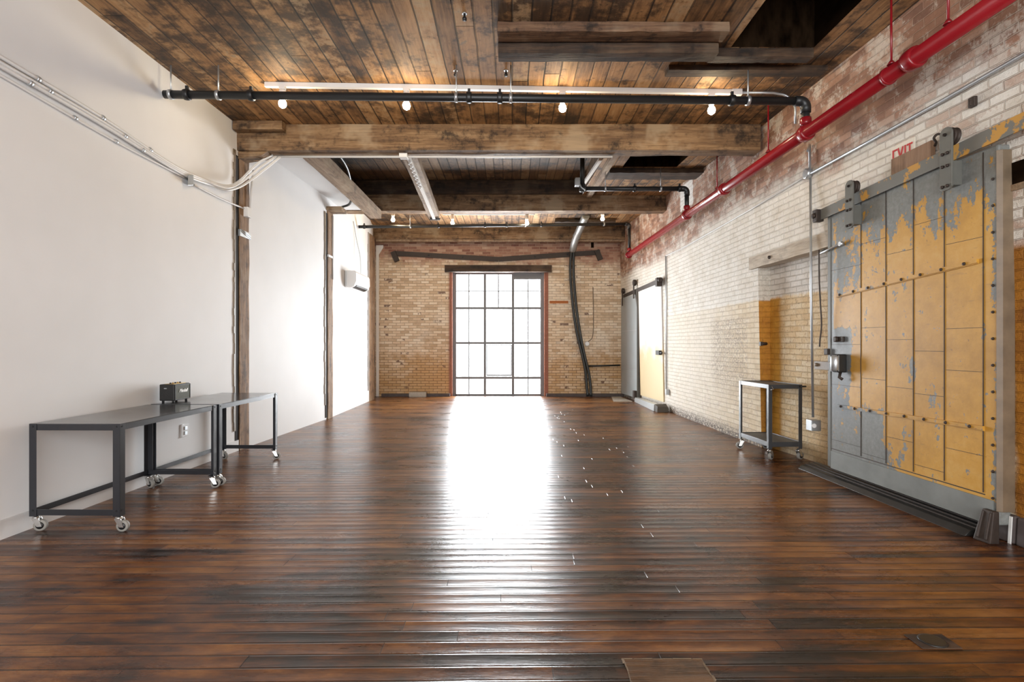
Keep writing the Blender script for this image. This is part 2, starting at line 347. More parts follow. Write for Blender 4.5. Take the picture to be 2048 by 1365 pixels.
# ------------------------------------------------------------------ mesh helper
class MB:
    def __init__(s): s.b = bmesh.new()
    def quad(s, pts, mi=0):
        f = s.b.faces.new([s.b.verts.new(p) for p in pts]); f.material_index = mi; return f
    def hexa(s, lo, hi):     # 4 bottom points, 4 top points, same winding
        a = [s.b.verts.new(p) for p in lo]; c = [s.b.verts.new(p) for p in hi]
        s.b.faces.new(a[::-1]); s.b.faces.new(c)
        for i in range(4): s.b.faces.new((a[i], a[(i+1) % 4], c[(i+1) % 4], c[i]))
        return s
    def box(s, x0, x1, y0, y1, z0, z1, mat=None):
        q = [(x0, y0), (x1, y0), (x1, y1), (x0, y1)]
        lo = [Vector((x, y, z0)) for x, y in q]; hi = [Vector((x, y, z1)) for x, y in q]
        if mat is not None: lo = [mat @ p for p in lo]; hi = [mat @ p for p in hi]
        return s.hexa(lo, hi)
    def bar(s, p, q, w, h, up=(0, 0, 1)):      # rectangular bar p->q, w sideways, h along up
        p, q = Vector(p), Vector(q); d = (q-p).normalized(); u = Vector(up)
        a = d.cross(u).normalized(); u = a.cross(d).normalized()
        k = [(-1, -1), (1, -1), (1, 1), (-1, 1)]
        return s.hexa([p+a*(i*w/2)+u*(j*h/2) for i, j in k], [q+a*(i*w/2)+u*(j*h/2) for i, j in k])
    def prism(s, pts, ext):
        pts = [Vector(p) for p in pts]; e = Vector(ext)
        a = [s.b.verts.new(p) for p in pts]; c = [s.b.verts.new(p+e) for p in pts]
        s.b.faces.new(a[::-1]); s.b.faces.new(c); n = len(a)
        for i in range(n): s.b.faces.new((a[i], a[(i+1) % n], c[(i+1) % n], c[i]))
        return s
    def tube(s, pts, r, seg=12, caps=True):
        pts = [Vector(p) for p in pts]; n = len(pts)
        rr = r if isinstance(r, (list, tuple)) else [r]*n
        rings, prev = [], None
        for i, p in enumerate(pts):
            d = ((pts[min(i+1, n-1)]-p).normalized()+(p-pts[max(i-1, 0)]).normalized()).normalized()
            if prev is None:
                a = d.cross(Vector((0, 0, 1)) if abs(d.z) < .9 else Vector((1, 0, 0))).normalized()
            else: a = (prev-d*prev.dot(d)).normalized()
            prev = a; b = d.cross(a)
            rings.append([s.b.verts.new(p+(a*math.cos(2*PI*k/seg)+b*math.sin(2*PI*k/seg))*rr[i]) for k in range(seg)])
        for A, B in zip(rings, rings[1:]):
            for k in range(seg):
                f = s.b.faces.new((A[k], A[(k+1) % seg], B[(k+1) % seg], B[k])); f.smooth = True
        if caps: s.b.faces.new(rings[0][::-1]); s.b.faces.new(rings[-1])
        return s
    def lathe(s, c, axis, prof, seg=20):        # prof: (distance along axis, radius)
        ax = Vector(axis).normalized(); c = Vector(c)
        a = ax.cross(Vector((0, 0, 1)) if abs(ax.z) < .9 else Vector((1, 0, 0))).normalized(); b = ax.cross(a)
        rings = [[s.b.verts.new(c+ax*h+(a*math.cos(2*PI*k/seg)+b*math.sin(2*PI*k/seg))*max(r, 1e-4)) for k in range(seg)] for h, r in prof]
        for A, B in zip(rings, rings[1:]):
            for k in range(seg):
                f = s.b.faces.new((A[k], A[(k+1) % seg], B[(k+1) % seg], B[k])); f.smooth = True
        s.b.faces.new(rings[0][::-1]); s.b.faces.new(rings[-1])
        return s

def smooth(pts, n=8):
    """Catmull-Rom through the points."""
    p = [Vector(q) for q in pts]; p = [2*p[0]-p[1]] + p + [2*p[-1]-p[-2]]; out = []
    for i in range(1, len(p)-2):
        for k in range(n):
            t = k/n
            out.append(.5*((2*p[i])+(p[i+1]-p[i-1])*t+(2*p[i-1]-5*p[i]+4*p[i+1]-p[i+2])*t*t+(3*p[i]-p[i-1]-3*p[i+1]+p[i+2])*t**3))
    return out + [p[-2]]

FR = {}     # world frame of each thing
def tag(o, label=None, cat=None, group=None, kind='thing'):
    if label: o['label'] = label
    if cat: o['category'] = cat
    if group: o['group'] = group
    if kind: o['kind'] = kind
    return o
def thing(name, label, cat, loc, rz=0.0, group=None):
    o = bpy.data.objects.new(name, None); C.objects.link(o); o.empty_display_size = .1
    o.location = loc; o.rotation_euler = (0, 0, rz)
    FR[o.name] = Matrix.Translation(Vector(loc)) @ Matrix.Rotation(rz, 4, 'Z')
    return tag(o, label, cat, group)
def mk(name, mb, mats, parent=None, loc=None, local=False, bevel=0.0, label=None):
    """One mesh object; vertices are given in room coordinates unless local."""
    bmesh.ops.recalc_face_normals(mb.b, faces=mb.b.faces[:]) if not getattr(mb, 'keep', False) else None
    fr = Matrix.Identity(4)
    if parent is not None: fr = FR[parent.name]
    elif loc is not None: fr = Matrix.Translation(Vector(loc))
    if not local: mb.b.transform(fr.inverted() if parent is not None or loc is not None else Matrix.Identity(4))
    me = bpy.data.meshes.new(name); mb.b.to_mesh(me); mb.b.free()
    for m in (mats if isinstance(mats, (list, tuple)) else [mats]): me.materials.append(m)
    o = bpy.data.objects.new(name, me); C.objects.link(o)
    if parent is not None: o.parent = parent; FR[o.name] = fr
    else:
        if loc is not None: o.location = loc
        FR[o.name] = fr
    if bevel:
        md = o.modifiers.new('edge', 'BEVEL'); md.width = bevel; md.segments = 2; md.limit_method = 'ANGLE'
    if label: o['label'] = label
    return o
def struct(name, mb, mats, label=None):
    o = mk(name, mb, mats); o['kind'] = 'structure'
    if label: o['label'] = label
    return o
def copy_tree(o, parent=None):
    c = o.copy(); C.objects.link(c)
    if parent is not None: c.parent = parent
    for ch in list(o.children): copy_tree(ch, c)
    return c
def timber(mb, p, q, w, h, up=(0, 0, 1), n=14, amp=.012, seed=0):
    """A hewn timber: subdivided bar with slightly wandering edges."""
    p, q = Vector(p), Vector(q); d = (q-p).normalized(); u = Vector(up); a = d.cross(u).normalized(); u = a.cross(d).normalized()
    k = [(-1, -1), (0, -1.02), (1, -1), (1.02, 0), (1, 1), (0, 1), (-1, 1), (-1.02, 0)]
    rings = []
    for i in range(n+1):
        c = p.lerp(q, i/n)
        ring = []
        for j, (x, y) in enumerate(k):
            e = Vector((mnoise.noise(Vector((i*.7+seed, j*3.1, 0))), mnoise.noise(Vector((i*.7, j*3.1, 5+seed)))))*amp
            ring.append(mb.b.verts.new(c+a*(x*w/2+e.x)+u*(y*h/2+e.y)))
        rings.append(ring)
    for A, B in zip(rings, rings[1:]):
        for j in range(8): mb.b.faces.new((A[j], A[(j+1) % 8], B[(j+1) % 8], B[j]))
    mb.b.faces.new(rings[0][::-1]); mb.b.faces.new(rings[-1])
    return mb

# ------------------------------------------------------------------ room shell
mb = MB(); mb.quad([(-3.9, -4, 0), (3.9, -4, 0), (3.9, 13.7, 0), (-3.9, 13.7, 0)])
struct('floor', mb, M['floor'], 'dark glossy worn wooden floorboards')

# right wall, with the shallow bricked-up opening
RY0, RY1, RZ = 4.3, 6.62, 2.27
KI = [(4.3, 3.50), (5.6, 3.36), (6.62, 3.245)]
mb = MB(); mb.keep = True
ys = [-4, 0, 2, 3.3, RY0, 5.5, RY1, 7.3, 8.8, 10.3, 11.8, YB]
for a, b in zip(ys, ys[1:]):
    for z0, z1 in ((0, RZ), (RZ, 4.75)):
        if a >= RY0 and b <= RY1 and z0 == 0: continue
        mb.quad([(XR(a, z0), a, z0), (XR(b, z0), b, z0), (XR(b, z1), b, z1), (XR(a, z1), a, z1)], 0)
ki = [RY0, 5.0, 5.6, RY1]
for a, b in zip(ki, ki[1:]):
    mb.quad([(interp(KI, a), a, 0), (interp(KI, b), b, 0), (interp(KI, b), b, RZ), (interp(KI, a), a, RZ)], 1)
    mb.quad([(XR(a, RZ), a, RZ), (XR(b, RZ), b, RZ), (interp(KI, b), b, RZ), (interp(KI, a), a, RZ)], 2)
for yy in (RY0, RY1):
    mb.quad([(XR(yy), yy, 0), (interp(KI, yy), yy, 0), (interp(KI, yy), yy, RZ), (XR(yy, RZ), yy, RZ)], 2)
struct('wall_right', mb, [M['right'], M['infill'], M['reveal']], 'old brick wall with worn white, tan and orange paint')

# left wall: plaster panels between posts
mb = MB(); mb.keep = True
ys = [-4, 3.5, 6.5, 9.25, 12.1, 12.55, YB]
for a, b in zip(ys, ys[1:]): mb.quad([(XL(a), a, 0), (XL(b), b, 0), (XL(b), b, 4.75), (XL(a), a, 4.75)])
struct('wall_left', mb, M['white'], 'smooth white plaster wall')
mb = MB()
for a, b in ((-4, 3.5), (3.5, 6.42)):
    mb.hexa([(XL(a)-.02, a, 0), (XL(a)+.012, a, 0), (XL(b)+.012, b, 0), (XL(b)-.02, b, 0)], [(XL(a)-.02, a, .13), (XL(a)+.012, a, .13), (XL(b)+.012, b, .13), (XL(b)-.02, b, .13)])
struct('baseboard_left', mb, M['white'])

# back wall with the tall window opening
WX0, WX1, WZ = -1.495, .805, 3.11
mb = MB(); mb.keep = True
for x0, x1, z0, z1 in ((-3.9, WX0, 0, 4.75), (WX1, 3.6, 0, 4.75), (WX0, WX1, WZ, 4.75)):
    mb.quad([(x0, YB, z0), (x1, YB, z0), (x1, YB, z1), (x0, YB, z1)], 0)
for x in (WX0, WX1): mb.quad([(x, YB, 0), (x, YB+.35, 0), (x, YB+.35, WZ), (x, YB, WZ)], 1)
mb.quad([(WX0, YB, WZ), (WX1, YB, WZ), (WX1, YB+.35, WZ), (WX0, YB+.35, WZ)], 1)
struct('wall_back', mb, [M['back'], M['brickred']], 'tan painted brick wall with bare red brick at the top')
mb = MB(); mb.keep = True; mb.quad([(-3.9, -4, 0), (3.9, -4, 0), (3.9, -4, 4.75), (-3.9, -4, 4.75)])
struct('wall_front', mb, M['white'])

# ceilings (three bays, with the dark openings)
def hz(y):
    return 3.97 if y <= 6.5 else min(4.16, 3.97+(y-6.5)*.19/3.6)
mb = MB(); mb.keep = True
def ceil(x0, x1, y0, y1, mi=0):
    mb.quad([(x0, y0, hz(y0)), (x1, y0, hz(y0)), (x1, y1, hz(y1)), (x0, y1, hz(y1))], mi)
def pit(x0, x1, y0, y1, top, mi=1):
    mb.quad([(x0, y0, top), (x1, y0, top), (x1, y1, top), (x0, y1, top)], mi)
    for (a, b), (c, d) in (((x0, y0), (x1, y0)), ((x1, y0), (x1, y1)), ((x1, y1), (x0, y1)), ((x0, y1), (x0, y0))):
        mb.quad([(a, b, hz(b)), (c, d, hz(d)), (c, d, top), (a, b, top)], mi)
hx0, hx1, hy0, hy1 = 1.97, 2.72, 3.3, 4.74
ceil(-3.9, 3.9, -4, hy0); ceil(-3.9, hx0, hy0, hy1); ceil(hx1, 3.9, hy0, hy1); ceil(-3.9, 3.9, hy1, 6.5); pit(hx0, hx1, hy0, hy1, 4.7, 2)
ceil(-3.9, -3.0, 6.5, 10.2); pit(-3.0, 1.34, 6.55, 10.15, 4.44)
ceil(-3.0, 1.34, 10.15, 10.2)
h2 = (1.72, 2.56, 7.4, 8.2)
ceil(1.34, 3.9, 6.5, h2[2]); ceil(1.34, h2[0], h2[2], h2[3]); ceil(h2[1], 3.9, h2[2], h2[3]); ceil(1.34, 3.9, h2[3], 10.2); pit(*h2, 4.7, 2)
ceil(-3.9, 3.9, 10.2, 13.7)
struct('ceiling', mb, [M['ceil'], M['ceil_dark'], M['hole_shade']], 'old brown plank ceiling with dark openings')
mb = MB(); mb.hexa([(XL(6.6)-.05, 6.6, 3.85), (-2.6, 6.6, 3.85), (-2.6, 10.0, 3.85), (XL(10)-.05, 10.0, 3.85)], [(XL(6.6)-.05, 6.6, 3.93), (-2.6, 6.6, 3.93), (-2.6, 10.0, 3.93), (XL(10)-.05, 10.0, 3.93)])
struct('trim_1', mb, M['white'], 'white plaster soffit beside the stringer')

# ------------------------------------------------------------------ window
win = bpy.data.objects.new('window_1', None); C.objects.link(win); wloc = Vector(((WX0+WX1)/2, YB+.12, 0)); win.location = wloc
FR[win.name] = Matrix.Translation(wloc); tag(win, 'tall steel framed window glowing white in the back brick wall', 'window', kind='structure')
yw = YB+.12
def wx(px): return (px-CX)*yw/F
def wz(py): return max(.0, H-(py-HY)*yw/F)
mb = MB()
for x in (WX0+.045, WX1-.045): mb.box(x-.045, x+.045, yw-.03, yw+.04, 0, WZ)
mb.box(WX0+.07, WX1-.07, yw-.03, yw+.04, WZ-.05, WZ); mb.box(WX0+.07, WX1-.07, yw-.03, yw+.04, 0, .05)
mk('window_frame', mb, M['winframe'], win)
for px in (970, 1026): mk('mullion', MB().box(wx(px)-.031, wx(px)+.031, yw-.03, yw+.03, .05, WZ-.05), M['winframe'], win)
for py in (617, 686.5, 756): mk('transom', MB().box(WX0+.07, WX1-.07, yw-.026, yw+.026, wz(py)-.029, wz(py)+.029), M['winframe'], win)
mb = MB()
for px, a, b in ((938, 548, 792), (1056, 560, 792), (997, 548, 617)): mb.box(wx(px)-.014, wx(px)+.014, yw-.012, yw+.012, wz(b), wz(a))
mb.box(WX0+.07, WX1-.07, yw-.011, yw+.011, wz(583)-.012, wz(583)+.012)
mk('glazing_bar', mb, M['winframe'], win)
mb = MB(); a, b, c, d = wx(973), wx(1023.5), wz(752), wz(690)
mb.box(a, a+.02, yw-.04, yw-.031, c, d).box(b-.02, b, yw-.04, yw-.031, c, d).box(a+.02, b-.02, yw-.04, yw-.031, d-.02, d).box(a+.02, b-.02, yw-.04, yw-.031, c, c+.03)
mk('hopper_sash', mb, M['winframe'], win)
mk('window_blind', MB().box(wx(1028), wx(1085), yw-.028, yw-.012, wz(559.5), wz(547.5)), M['winframe'], win, label='dark strip across the top pane')
mk('pane', MB().box(WX0+.05, WX1-.05, yw-.002, yw+.002, .03, WZ-.03), M['glass'], win)
# lintel and threshold curb of the window wall
L = thing('window_lintel', 'dark brown timber lintel above the bright window', 'lintel', P(996, 545, YB-.06))
mk('lintel_beam', timber(MB(), P(890, 538, YB-.05), P(1103, 538, YB-.05), .14, .165, amp=.006), M['beam_dark'], L)

# ------------------------------------------------------------------ beams, posts, timber
BG = {'ceiling_beam': 'timber beams across the ceiling', 'header_beam': 'header timbers near the camera', 'ceiling_batten': 'battens across the planks'}
def beam(name, label, x0, x1, y0, y1, z0, z1, mat, seed=0, amp=.012, cat='beam', n=18):
    o = mk(name, timber(MB(), ((x0), (y0+y1)/2, (z0+z1)/2), (x1, (y0+y1)/2, (z0+z1)/2), y1-y0, z1-z0, n=n, amp=amp, seed=seed), M[mat], loc=((x0+x1)/2, (y0+y1)/2, z0))
    return tag(o, label, cat, BG.get(name))
beam('ceiling_beam', 'weathered timber beam across the room, nearest, behind the bare bulbs', -3.4, 3.02, 6.4, 6.6, 3.655, 3.985, 'beam', 1)
beam('ceiling_beam', 'brown timber beam with charred top half across the middle of the room', -3.3, 3.02, 10.1, 10.34, 3.86, 4.18, 'beam', 4)
beam('charred_beam', 'blackened timber along the back of the raised ceiling recess', -2.98, 1.33, 10.04, 10.14, 4.17, 4.43, 'beam_dark', 9, .008)
beam('ceiling_beam', 'dark timber beam directly in front of the back brick wall', -3.36, 2.86, 12.76, 12.96, 3.85, 4.16, 'beam', 7)
beam('batten', 'pale thin batten under the dark beam at the back wall', -3.3, 2.86, 12.78, 12.9, 3.80, 3.845, 'beam_long', 3, .004, 'batten')
beam('bolster_plank', 'short brown plank fixed over the beam end at the white wall', -3.33, -2.74, 6.28, 6.39, 3.86, 3.965, 'beam', 5, .006, 'plank')
beam('header_beam', 'upper brown header timber with ragged edge near the camera', -.12, 1.80, 4.36, 4.51, 3.885, 3.965, 'beam_mid', 11, .008)
beam('header_beam', 'lower blackened header timber hanging beside the brown one', -.12, 1.78, 4.54, 4.68, 3.805, 3.93, 'beam_dark', 13, .008)
beam('hatch_trimmer', 'dark board along the edge of the black ceiling hatch', 1.80, 2.72, 4.75, 4.86, 3.89, 3.968, 'beam_dark', 15, .006, 'board')
beam('ceiling_batten', 'long dark batten nailed across the planks beside the red pipe', 1.50, 3.02, 5.04, 5.17, 3.92, 3.968, 'beam_dark', 17, .005, 'batten')
beam('ceiling_batten', 'short dark board across the planks past the nearest beam', 1.53, 3.0, 8.25, 8.6, 3.985, 4.06, 'beam_dark', 19, .008, 'batten')
beam('ceiling_plank', 'broken dark plank under the rear bay ceiling by the duct', .98, 2.35, 11.95, 12.15, 4.08, 4.15, 'beam_dark', 23, .02, 'plank')
o = mk('stringer', timber(MB(), (-2.59, 6.61, 3.77), (-2.59, 10.03, 3.77), .2, .155, n=12, amp=.008, seed=2), M['beam_long'], loc=(-2.59, 8.3, 3.69)); tag(o, 'grey lengthwise timber beside the white soffit', 'beam', 'grey lengthwise timbers')
o = mk('stringer', timber(MB(), (-1.305, 6.61, 3.75), (-1.48, 10.03, 3.75), .19, .12, n=12, amp=.008, seed=6), M['beam_long'], loc=(-1.39, 8.3, 3.69)); tag(o, 'grey lengthwise timber carrying a white light strip', 'beam', 'grey lengthwise timbers')
o = mk('recess_edge_board', timber(MB(), (1.46, 6.62, 3.938), (1.46, 10.0, 4.118), .09, .06, n=10, amp=.005, seed=8), M['beam_long'], loc=(1.36, 8.3, 4.0)); tag(o, 'edge board along the raised ceiling recess', 'board')

def post(label, y0, y1, xf, z1, dark=True):
    p = thing('wall_post', label, 'post', (XL(y0)-.02, (y0+y1)/2, 0), 0, 'timber posts in the white wall')
    mk('timber', timber(MB(), (xf-.1, (y0+y1)/2, 0.0), (xf-.1, (y0+y1)/2, z1), .2, y1-y0, up=(0, 1, 0), n=22, amp=.010, seed=y0), M['post'], p)
    mk('shadow_gap', MB().box(XL(y0-.1)-.03, xf-.012, y0-.085, y0+.012, .03 if dark else .0, z1-.05), M['gap'], p, label='dark gap beside the timber')
    mb = MB(); random.seed(int(y0*10)); zz = .25; y = y0-.085
    while zz < z1-.05:                                  # ragged plaster edge
        h = random.uniform(.06, .16); w = random.uniform(.02, .05)
        mb.box(XL(y)-.03, XL(y)+.012, y-w, y, zz, min(zz+h, z1)); zz += h
    mk('plaster_edge', mb, M['wrap'], p, label='ragged plaster edge')
    return p
pA = post('brown timber post under the nearest beam, set in the white wall', 6.44, 6.665, -3.325, 3.64)
mk('strap', MB().box(-3.42, -3.312, 6.42, 6.68, 2.62, 2.70).tube([(-3.31, 6.44, 2.68), (-3.31, 6.67, 2.63)], .008).tube([(-3.31, 6.44, 2.70), (-3.31, 6.67, 2.66)], .008), M['galv'], pA, label='grey wire wrapped round the post')
pB = post('thin brown timber post before the wall air conditioner', 9.16, 9.40, -3.195, 3.62)
mk('strap', MB().box(-3.25, -3.18, 9.14, 9.42, 2.82, 2.86).tube([(-3.185, 9.37, 2.45), (-3.185, 9.37, 3.58)], .012), M['conduit'], pB, label='white conduit and clip on the post')
pC = post('timber corner post against the back brick wall', 12.02, 12.5, -3.255, 3.84, False)
k = mk('corbel', MB().hexa([(-3.34, 6.42, 3.56), (-3.06, 6.42, 3.60), (-3.06, 6.6, 3.60), (-3.34, 6.6, 3.56)], [(-3.34, 6.42, 3.65), (-2.98, 6.42, 3.65), (-2.98, 6.6, 3.65), (-3.34, 6.6, 3.65)]), M['beam'], loc=(-3.2, 6.5, 3.56), bevel=.006); tag(k, 'small timber corbel between the beam end and its post', 'corbel')
k = mk('timber_stub', MB().box(-3.25, -2.95, 9.12, 9.42, 3.625, 3.69), M['beam'], loc=(-3.1, 9.3, 3.62), bevel=.006); tag(k, 'stub of timber on top of the thin post', 'timber')

# ------------------------------------------------------------------ pipes
def arc(p, a, b, r, n=7):
    """Elbow at p from direction a (incoming) to b (outgoing)."""
    a, b = Vector(a).normalized(), Vector(b).normalized(); s = Vector(p)-a*r
    return [s + a*(r*math.sin(PI/2*i/n)) + b*(r*(1-math.cos(PI/2*i/n))) for i in range(n+1)]
def ring(mb, c, ax, r, w=.05):
    return mb.lathe(c, ax, [(-w/2, r*1.02), (-w/2, r*1.28), (-w*.2, r*1.36), (w*.2, r*1.36), (w/2, r*1.28), (w/2, r*1.02)], 18)
ZP = 3.32
def XP(y): return 2.88-.0256*(y-2.5)
rp = thing('sprinkler_pipe', 'thick red fire pipe running the length of the brick wall', 'pipe', (XP(7), 7, ZP))
mk('pipe_run', MB().tube([(XP(2.2), 2.2, ZP), (XP(11.9), 11.9, ZP)], .058, 24), M['redpipe'], rp)
axr = (-.0256, 1, 0)
for y in (3.74, 5.05, 6.88, 8.24): mk('coupling', ring(MB(), (XP(y), y, ZP), axr, .058, .09), M['redpipe'], rp)
mk('joint_ring', MB().lathe((XP(3.98), 3.98, ZP), axr, [(-.012, .058), (-.012, .067), (.012, .067), (.012, .058)], 20), M['redpipe'], rp)
mk('end_cap', MB().lathe((XP(11.9), 11.9, ZP), axr, [(-.05, .075), (.05, .075), (.07, .04)], 18), M['redpipe'], rp)
for y in (3.45, 3.95, 5.75, 7.1):
    mk('hanger', MB().tube([(XP(y), y, ZP+.05), (XP(y), y, hz(y))], .008, 8).lathe((XP(y), y, ZP+.07), (0, 0, 1), [(0, .03), (.03, .012)], 10), M['redpipe'], rp, label='thin red hanger rod')
def black_pipe(name, label, left, right, r, clamps, hangers, riser=True, leftcap=True):
    left, right = Vector(left), Vector(right); d = (right-left).normalized()
    b = thing(name, label, 'pipe', left.lerp(right, .5), 0, 'black iron branch pipes')
    dn = Vector((0, 0, -1)); el = arc(right, d, dn, r*1.6)
    mk('pipe_run', MB().tube([left, el[0]], r, 20), M['black'], b)
    if riser:
        mk('elbow', MB().tube([el[0]-d*.05]+el+[el[-1]+dn*.05], r*1.22, 18), M['black'], b)
        mk('drop', MB().tube([el[-1], (right.x, right.y, ZP+.06)], r*.95, 18), M['black'], b)
        mk('tee', ring(MB(), (right.x, right.y, ZP+.11), (0, 0, 1), r, .07), M['redpipe'], b, label='red tee fitting onto the red pipe')
    for t_ in clamps: mk('clamp', ring(MB(), left.lerp(right, t_), d, r, .05).box(-.012, .012, -.012, .012, .0, r*2.2, Matrix.Translation(left.lerp(right, t_)+Vector((0, 0, 0)))), M['black'], b)
    for t_ in hangers:
        p = left.lerp(right, t_); top = hz(p.y) if p.y < 6.5 or p.y > 10.2 or p.x > 1.3 else 4.43
        mk('hanger', MB().tube([p, (p.x, p.y, top)], .007, 8).lathe(p, d, [(-.015, r*1.08), (-.015, r*1.22), (.015, r*1.22), (.015, r*1.08)], 14), M['galv'], b, label='thin steel hanger rod')
    return b
black_pipe('sprinkler_branch', 'black iron pipe hung in front of the white light track', (-3.33, 5.05, 3.69), (XP(5.05), 5.05, 3.625), .038, (.035, .135, .475, .523, .885), (.01, .084, .455, .54, .91))
black_pipe('sprinkler_branch', 'short black iron pipe between the raised recess and the red pipe', (1.10, 8.24, 3.73), (XP(8.24), 8.24, 3.73), .036, (.02, .5, .93), (.22, .75))
o = mk('sprinkler_riser', MB().tube([(1.10, 8.24, 4.43), (1.10, 8.24, 3.77)]+[], .036, 16).lathe((1.10, 8.24, 3.73), (0, 0, 1), [(-.05, .03), (-.04, .05), (.06, .05)], 14), M['black'], loc=(1.10, 8.24, 3.73)); tag(o, 'black upright pipe rising into the dark ceiling recess', 'pipe')
black_pipe('sprinkler_branch', 'black iron pipe across the rear bay by the back wall', (-3.22, 11.05, 3.765), (XP(11.86), 11.86, 4.01), .033, (.02, .28, .45, .53, .66), (.18, .6, .9))

# ------------------------------------------------------------------ lights
tr = thing('light_track', 'long white lighting track on the plank ceiling above the black pipe', 'light track', (0, 5.42, 3.95))
a, b = Vector((-2.52, 5.38, 3.945)), Vector((2.37, 5.54, 3.945))
mk('rail', MB().bar(a, b, .04, .045), M['trackw'], tr)
mk('feed_cap', MB().bar(b-Vector((.06, 0, .005)), b+Vector((.04, 0, -.005)), .06, .06), M['plastic'], tr)
mk('feed_conduit', MB().tube([b, (2.75, 5.55, 3.945)]+[p for p in arc((2.98, 5.56, 3.93), (1, 0, -.05), (0, -.1, -1), .16)]+[(2.985, 5.55, 3.62)], .012, 10), M['galv'], tr)
lamp_n = [0]
def lamp(p, drop, label, group, scale=1.0):
    t = thing('track_lamp', label, 'lamp', p, 0, group)
    x, y, z = p; s = scale
    mk('adaptor', MB().box(x-.03*s, x+.03*s, y-.022, y+.022, z-.02, z+.012), M['trackw'], t, bevel=.003)
    mk('lamp_holder', MB().lathe((x, y, z-.02), (0, 0, -1), [(0, .018*s), (.012, .034*s), (drop-.03, .036*s), (drop, .026*s)], 16), M['trackw'], t)
    mk('bulb', MB().lathe((x, y, z-.02-drop), (0, 0, -1), [(0, .015*s), (.018*s, .024*s), (.04*s, .036*s), (.062*s, .040*s), (.085*s, .032*s), (.098*s, .015*s), (.101*s, .001)], 18), M['bulb'], t)
    return t
for px, lab in ((565, 'bare glowing bulb under the track, closest to the white wall'), (813, 'second glowing bulb from the white wall under the long track'),
                (1125, 'third glowing bulb from the white wall under the long track'), (1423, 'bare glowing bulb under the track, closest to the red pipe')):
    y = 5.38+.16*((px-565)/900); lamp(Vector(((px-CX)*y/F, y, 3.915)), .085, lab, 'bulbs on the long track')
for px, y, z, lab in ((786, 11.1, 4.09, 'small rear bay bulb nearest the white wall'), (905, 11.4, 4.09, 'small rear bay bulb, second from the white wall'),
                   (1054, 11.4, 4.09, 'small rear bay bulb, third from the white wall'), (1205, 11.1, 4.11, 'small rear bay bulb nearest the red pipe, beside the duct')):
    lamp(Vector(((px-CX)*y/F, y, z)), .09, lab, 'bulbs in the rear bay')
tr2 = thing('light_track', 'white lighting track in the rear bay behind the middle beam', 'light track', (0, 11.1, 4.13))
mk('rail', MB().bar((-2.75, 11.08, 4.125), (2.1, 11.08, 4.145), .03, .03), M['trackw'], tr2)
mk('rail', MB().bar((-1.5, 11.4, 4.12), (.5, 11.4, 4.12), .03, .03), M['trackw'], tr2)
st = thing('strip_light', 'white light strip fixed under the grey lengthwise timber', 'light', (-1.3, 6.7, 3.66))
mk('tube', MB().bar((-1.31, 6.66, 3.672), (-1.47, 9.95, 3.672), .055, .03), M['trackw'], st)
mk('end_bracket', MB().bar((-1.55, 9.96, 3.665), (-1.36, 9.96, 3.665), .05, .03), M['black'], st)
mk('spring_coil', MB().tube([Vector((-1.32-.0485*(y-6.7)+.02*math.sin(y*40), y, 3.645)) for y in [6.75+.02*i for i in range(60)]], .008, 6), M['conduit'], st)
o = mk('strip_light', MB().bar((1.30, 7.75, 4.02), (1.235, 9.25, 4.08), .05, .04), M['trackw'], loc=(1.26, 8.5, 4.05)); tag(o, 'white light strip along the edge of the raised recess', 'light')
o = mk('junction_box', MB().box(-1.39, -1.29, 6.48, 6.58, 3.60, 3.652), M['plastic'], loc=(-1.34, 6.5, 3.6), bevel=.004); tag(o, 'white box under the nearest beam at the light strip end', 'junction box')
o = mk('junction_box', MB().box(1.19, 1.33, 6.62, 6.72, 3.76, 3.80), M['plastic'], loc=(1.2, 6.6, 3.76), bevel=.004); tag(o, 'small white box behind the nearest beam by the recess edge', 'junction box')
o = mk('floodlight', MB().box(.98, 1.05, 8.15, 8.25, 3.76, 3.88).tube([(1.05, 8.2, 3.8), (1.08, 8.2, 3.74), (1.14, 8.19, 3.69)], .012, 8), M['galv'], loc=(1.0, 8.2, 3.76), bevel=.004); tag(o, 'small grey lamp head clipped to the black upright pipe', 'lamp')
o = mk('beam_conduit', MB().tube([(-2.98, 6.56, 3.632), (0, 6.56, 3.63), (1.25, 6.56, 3.632)], .013, 10), M['conduit'], loc=(0, 6.56, 3.63)); tag(o, 'thin white conduit along the underside of the nearest beam', 'conduit')

for px, py, lab in ((929, 27, 'black bolt in the planks, farthest from the pipes'), (911, 141, 'small bolt in the planks just ahead of the track, toward the white wall'), (1012, 141, 'small bolt in the planks under the end of the black header timber')):
    p = PZ(px, py, 3.97); tb = thing('ceiling_bolt', lab, 'bolt', p, 0, 'bolts in the ceiling planks')
    mk('washer', MB().lathe(p, (0, 0, -1), [(0, .02), (.006, .02)], 12), M['galv'], tb)
    mk('shank', MB().lathe(p, (0, 0, -1), [(.006, .010), (.035, .010), (.036, .018), (.055, .018), (.06, .010)], 10), M['black'], tb)

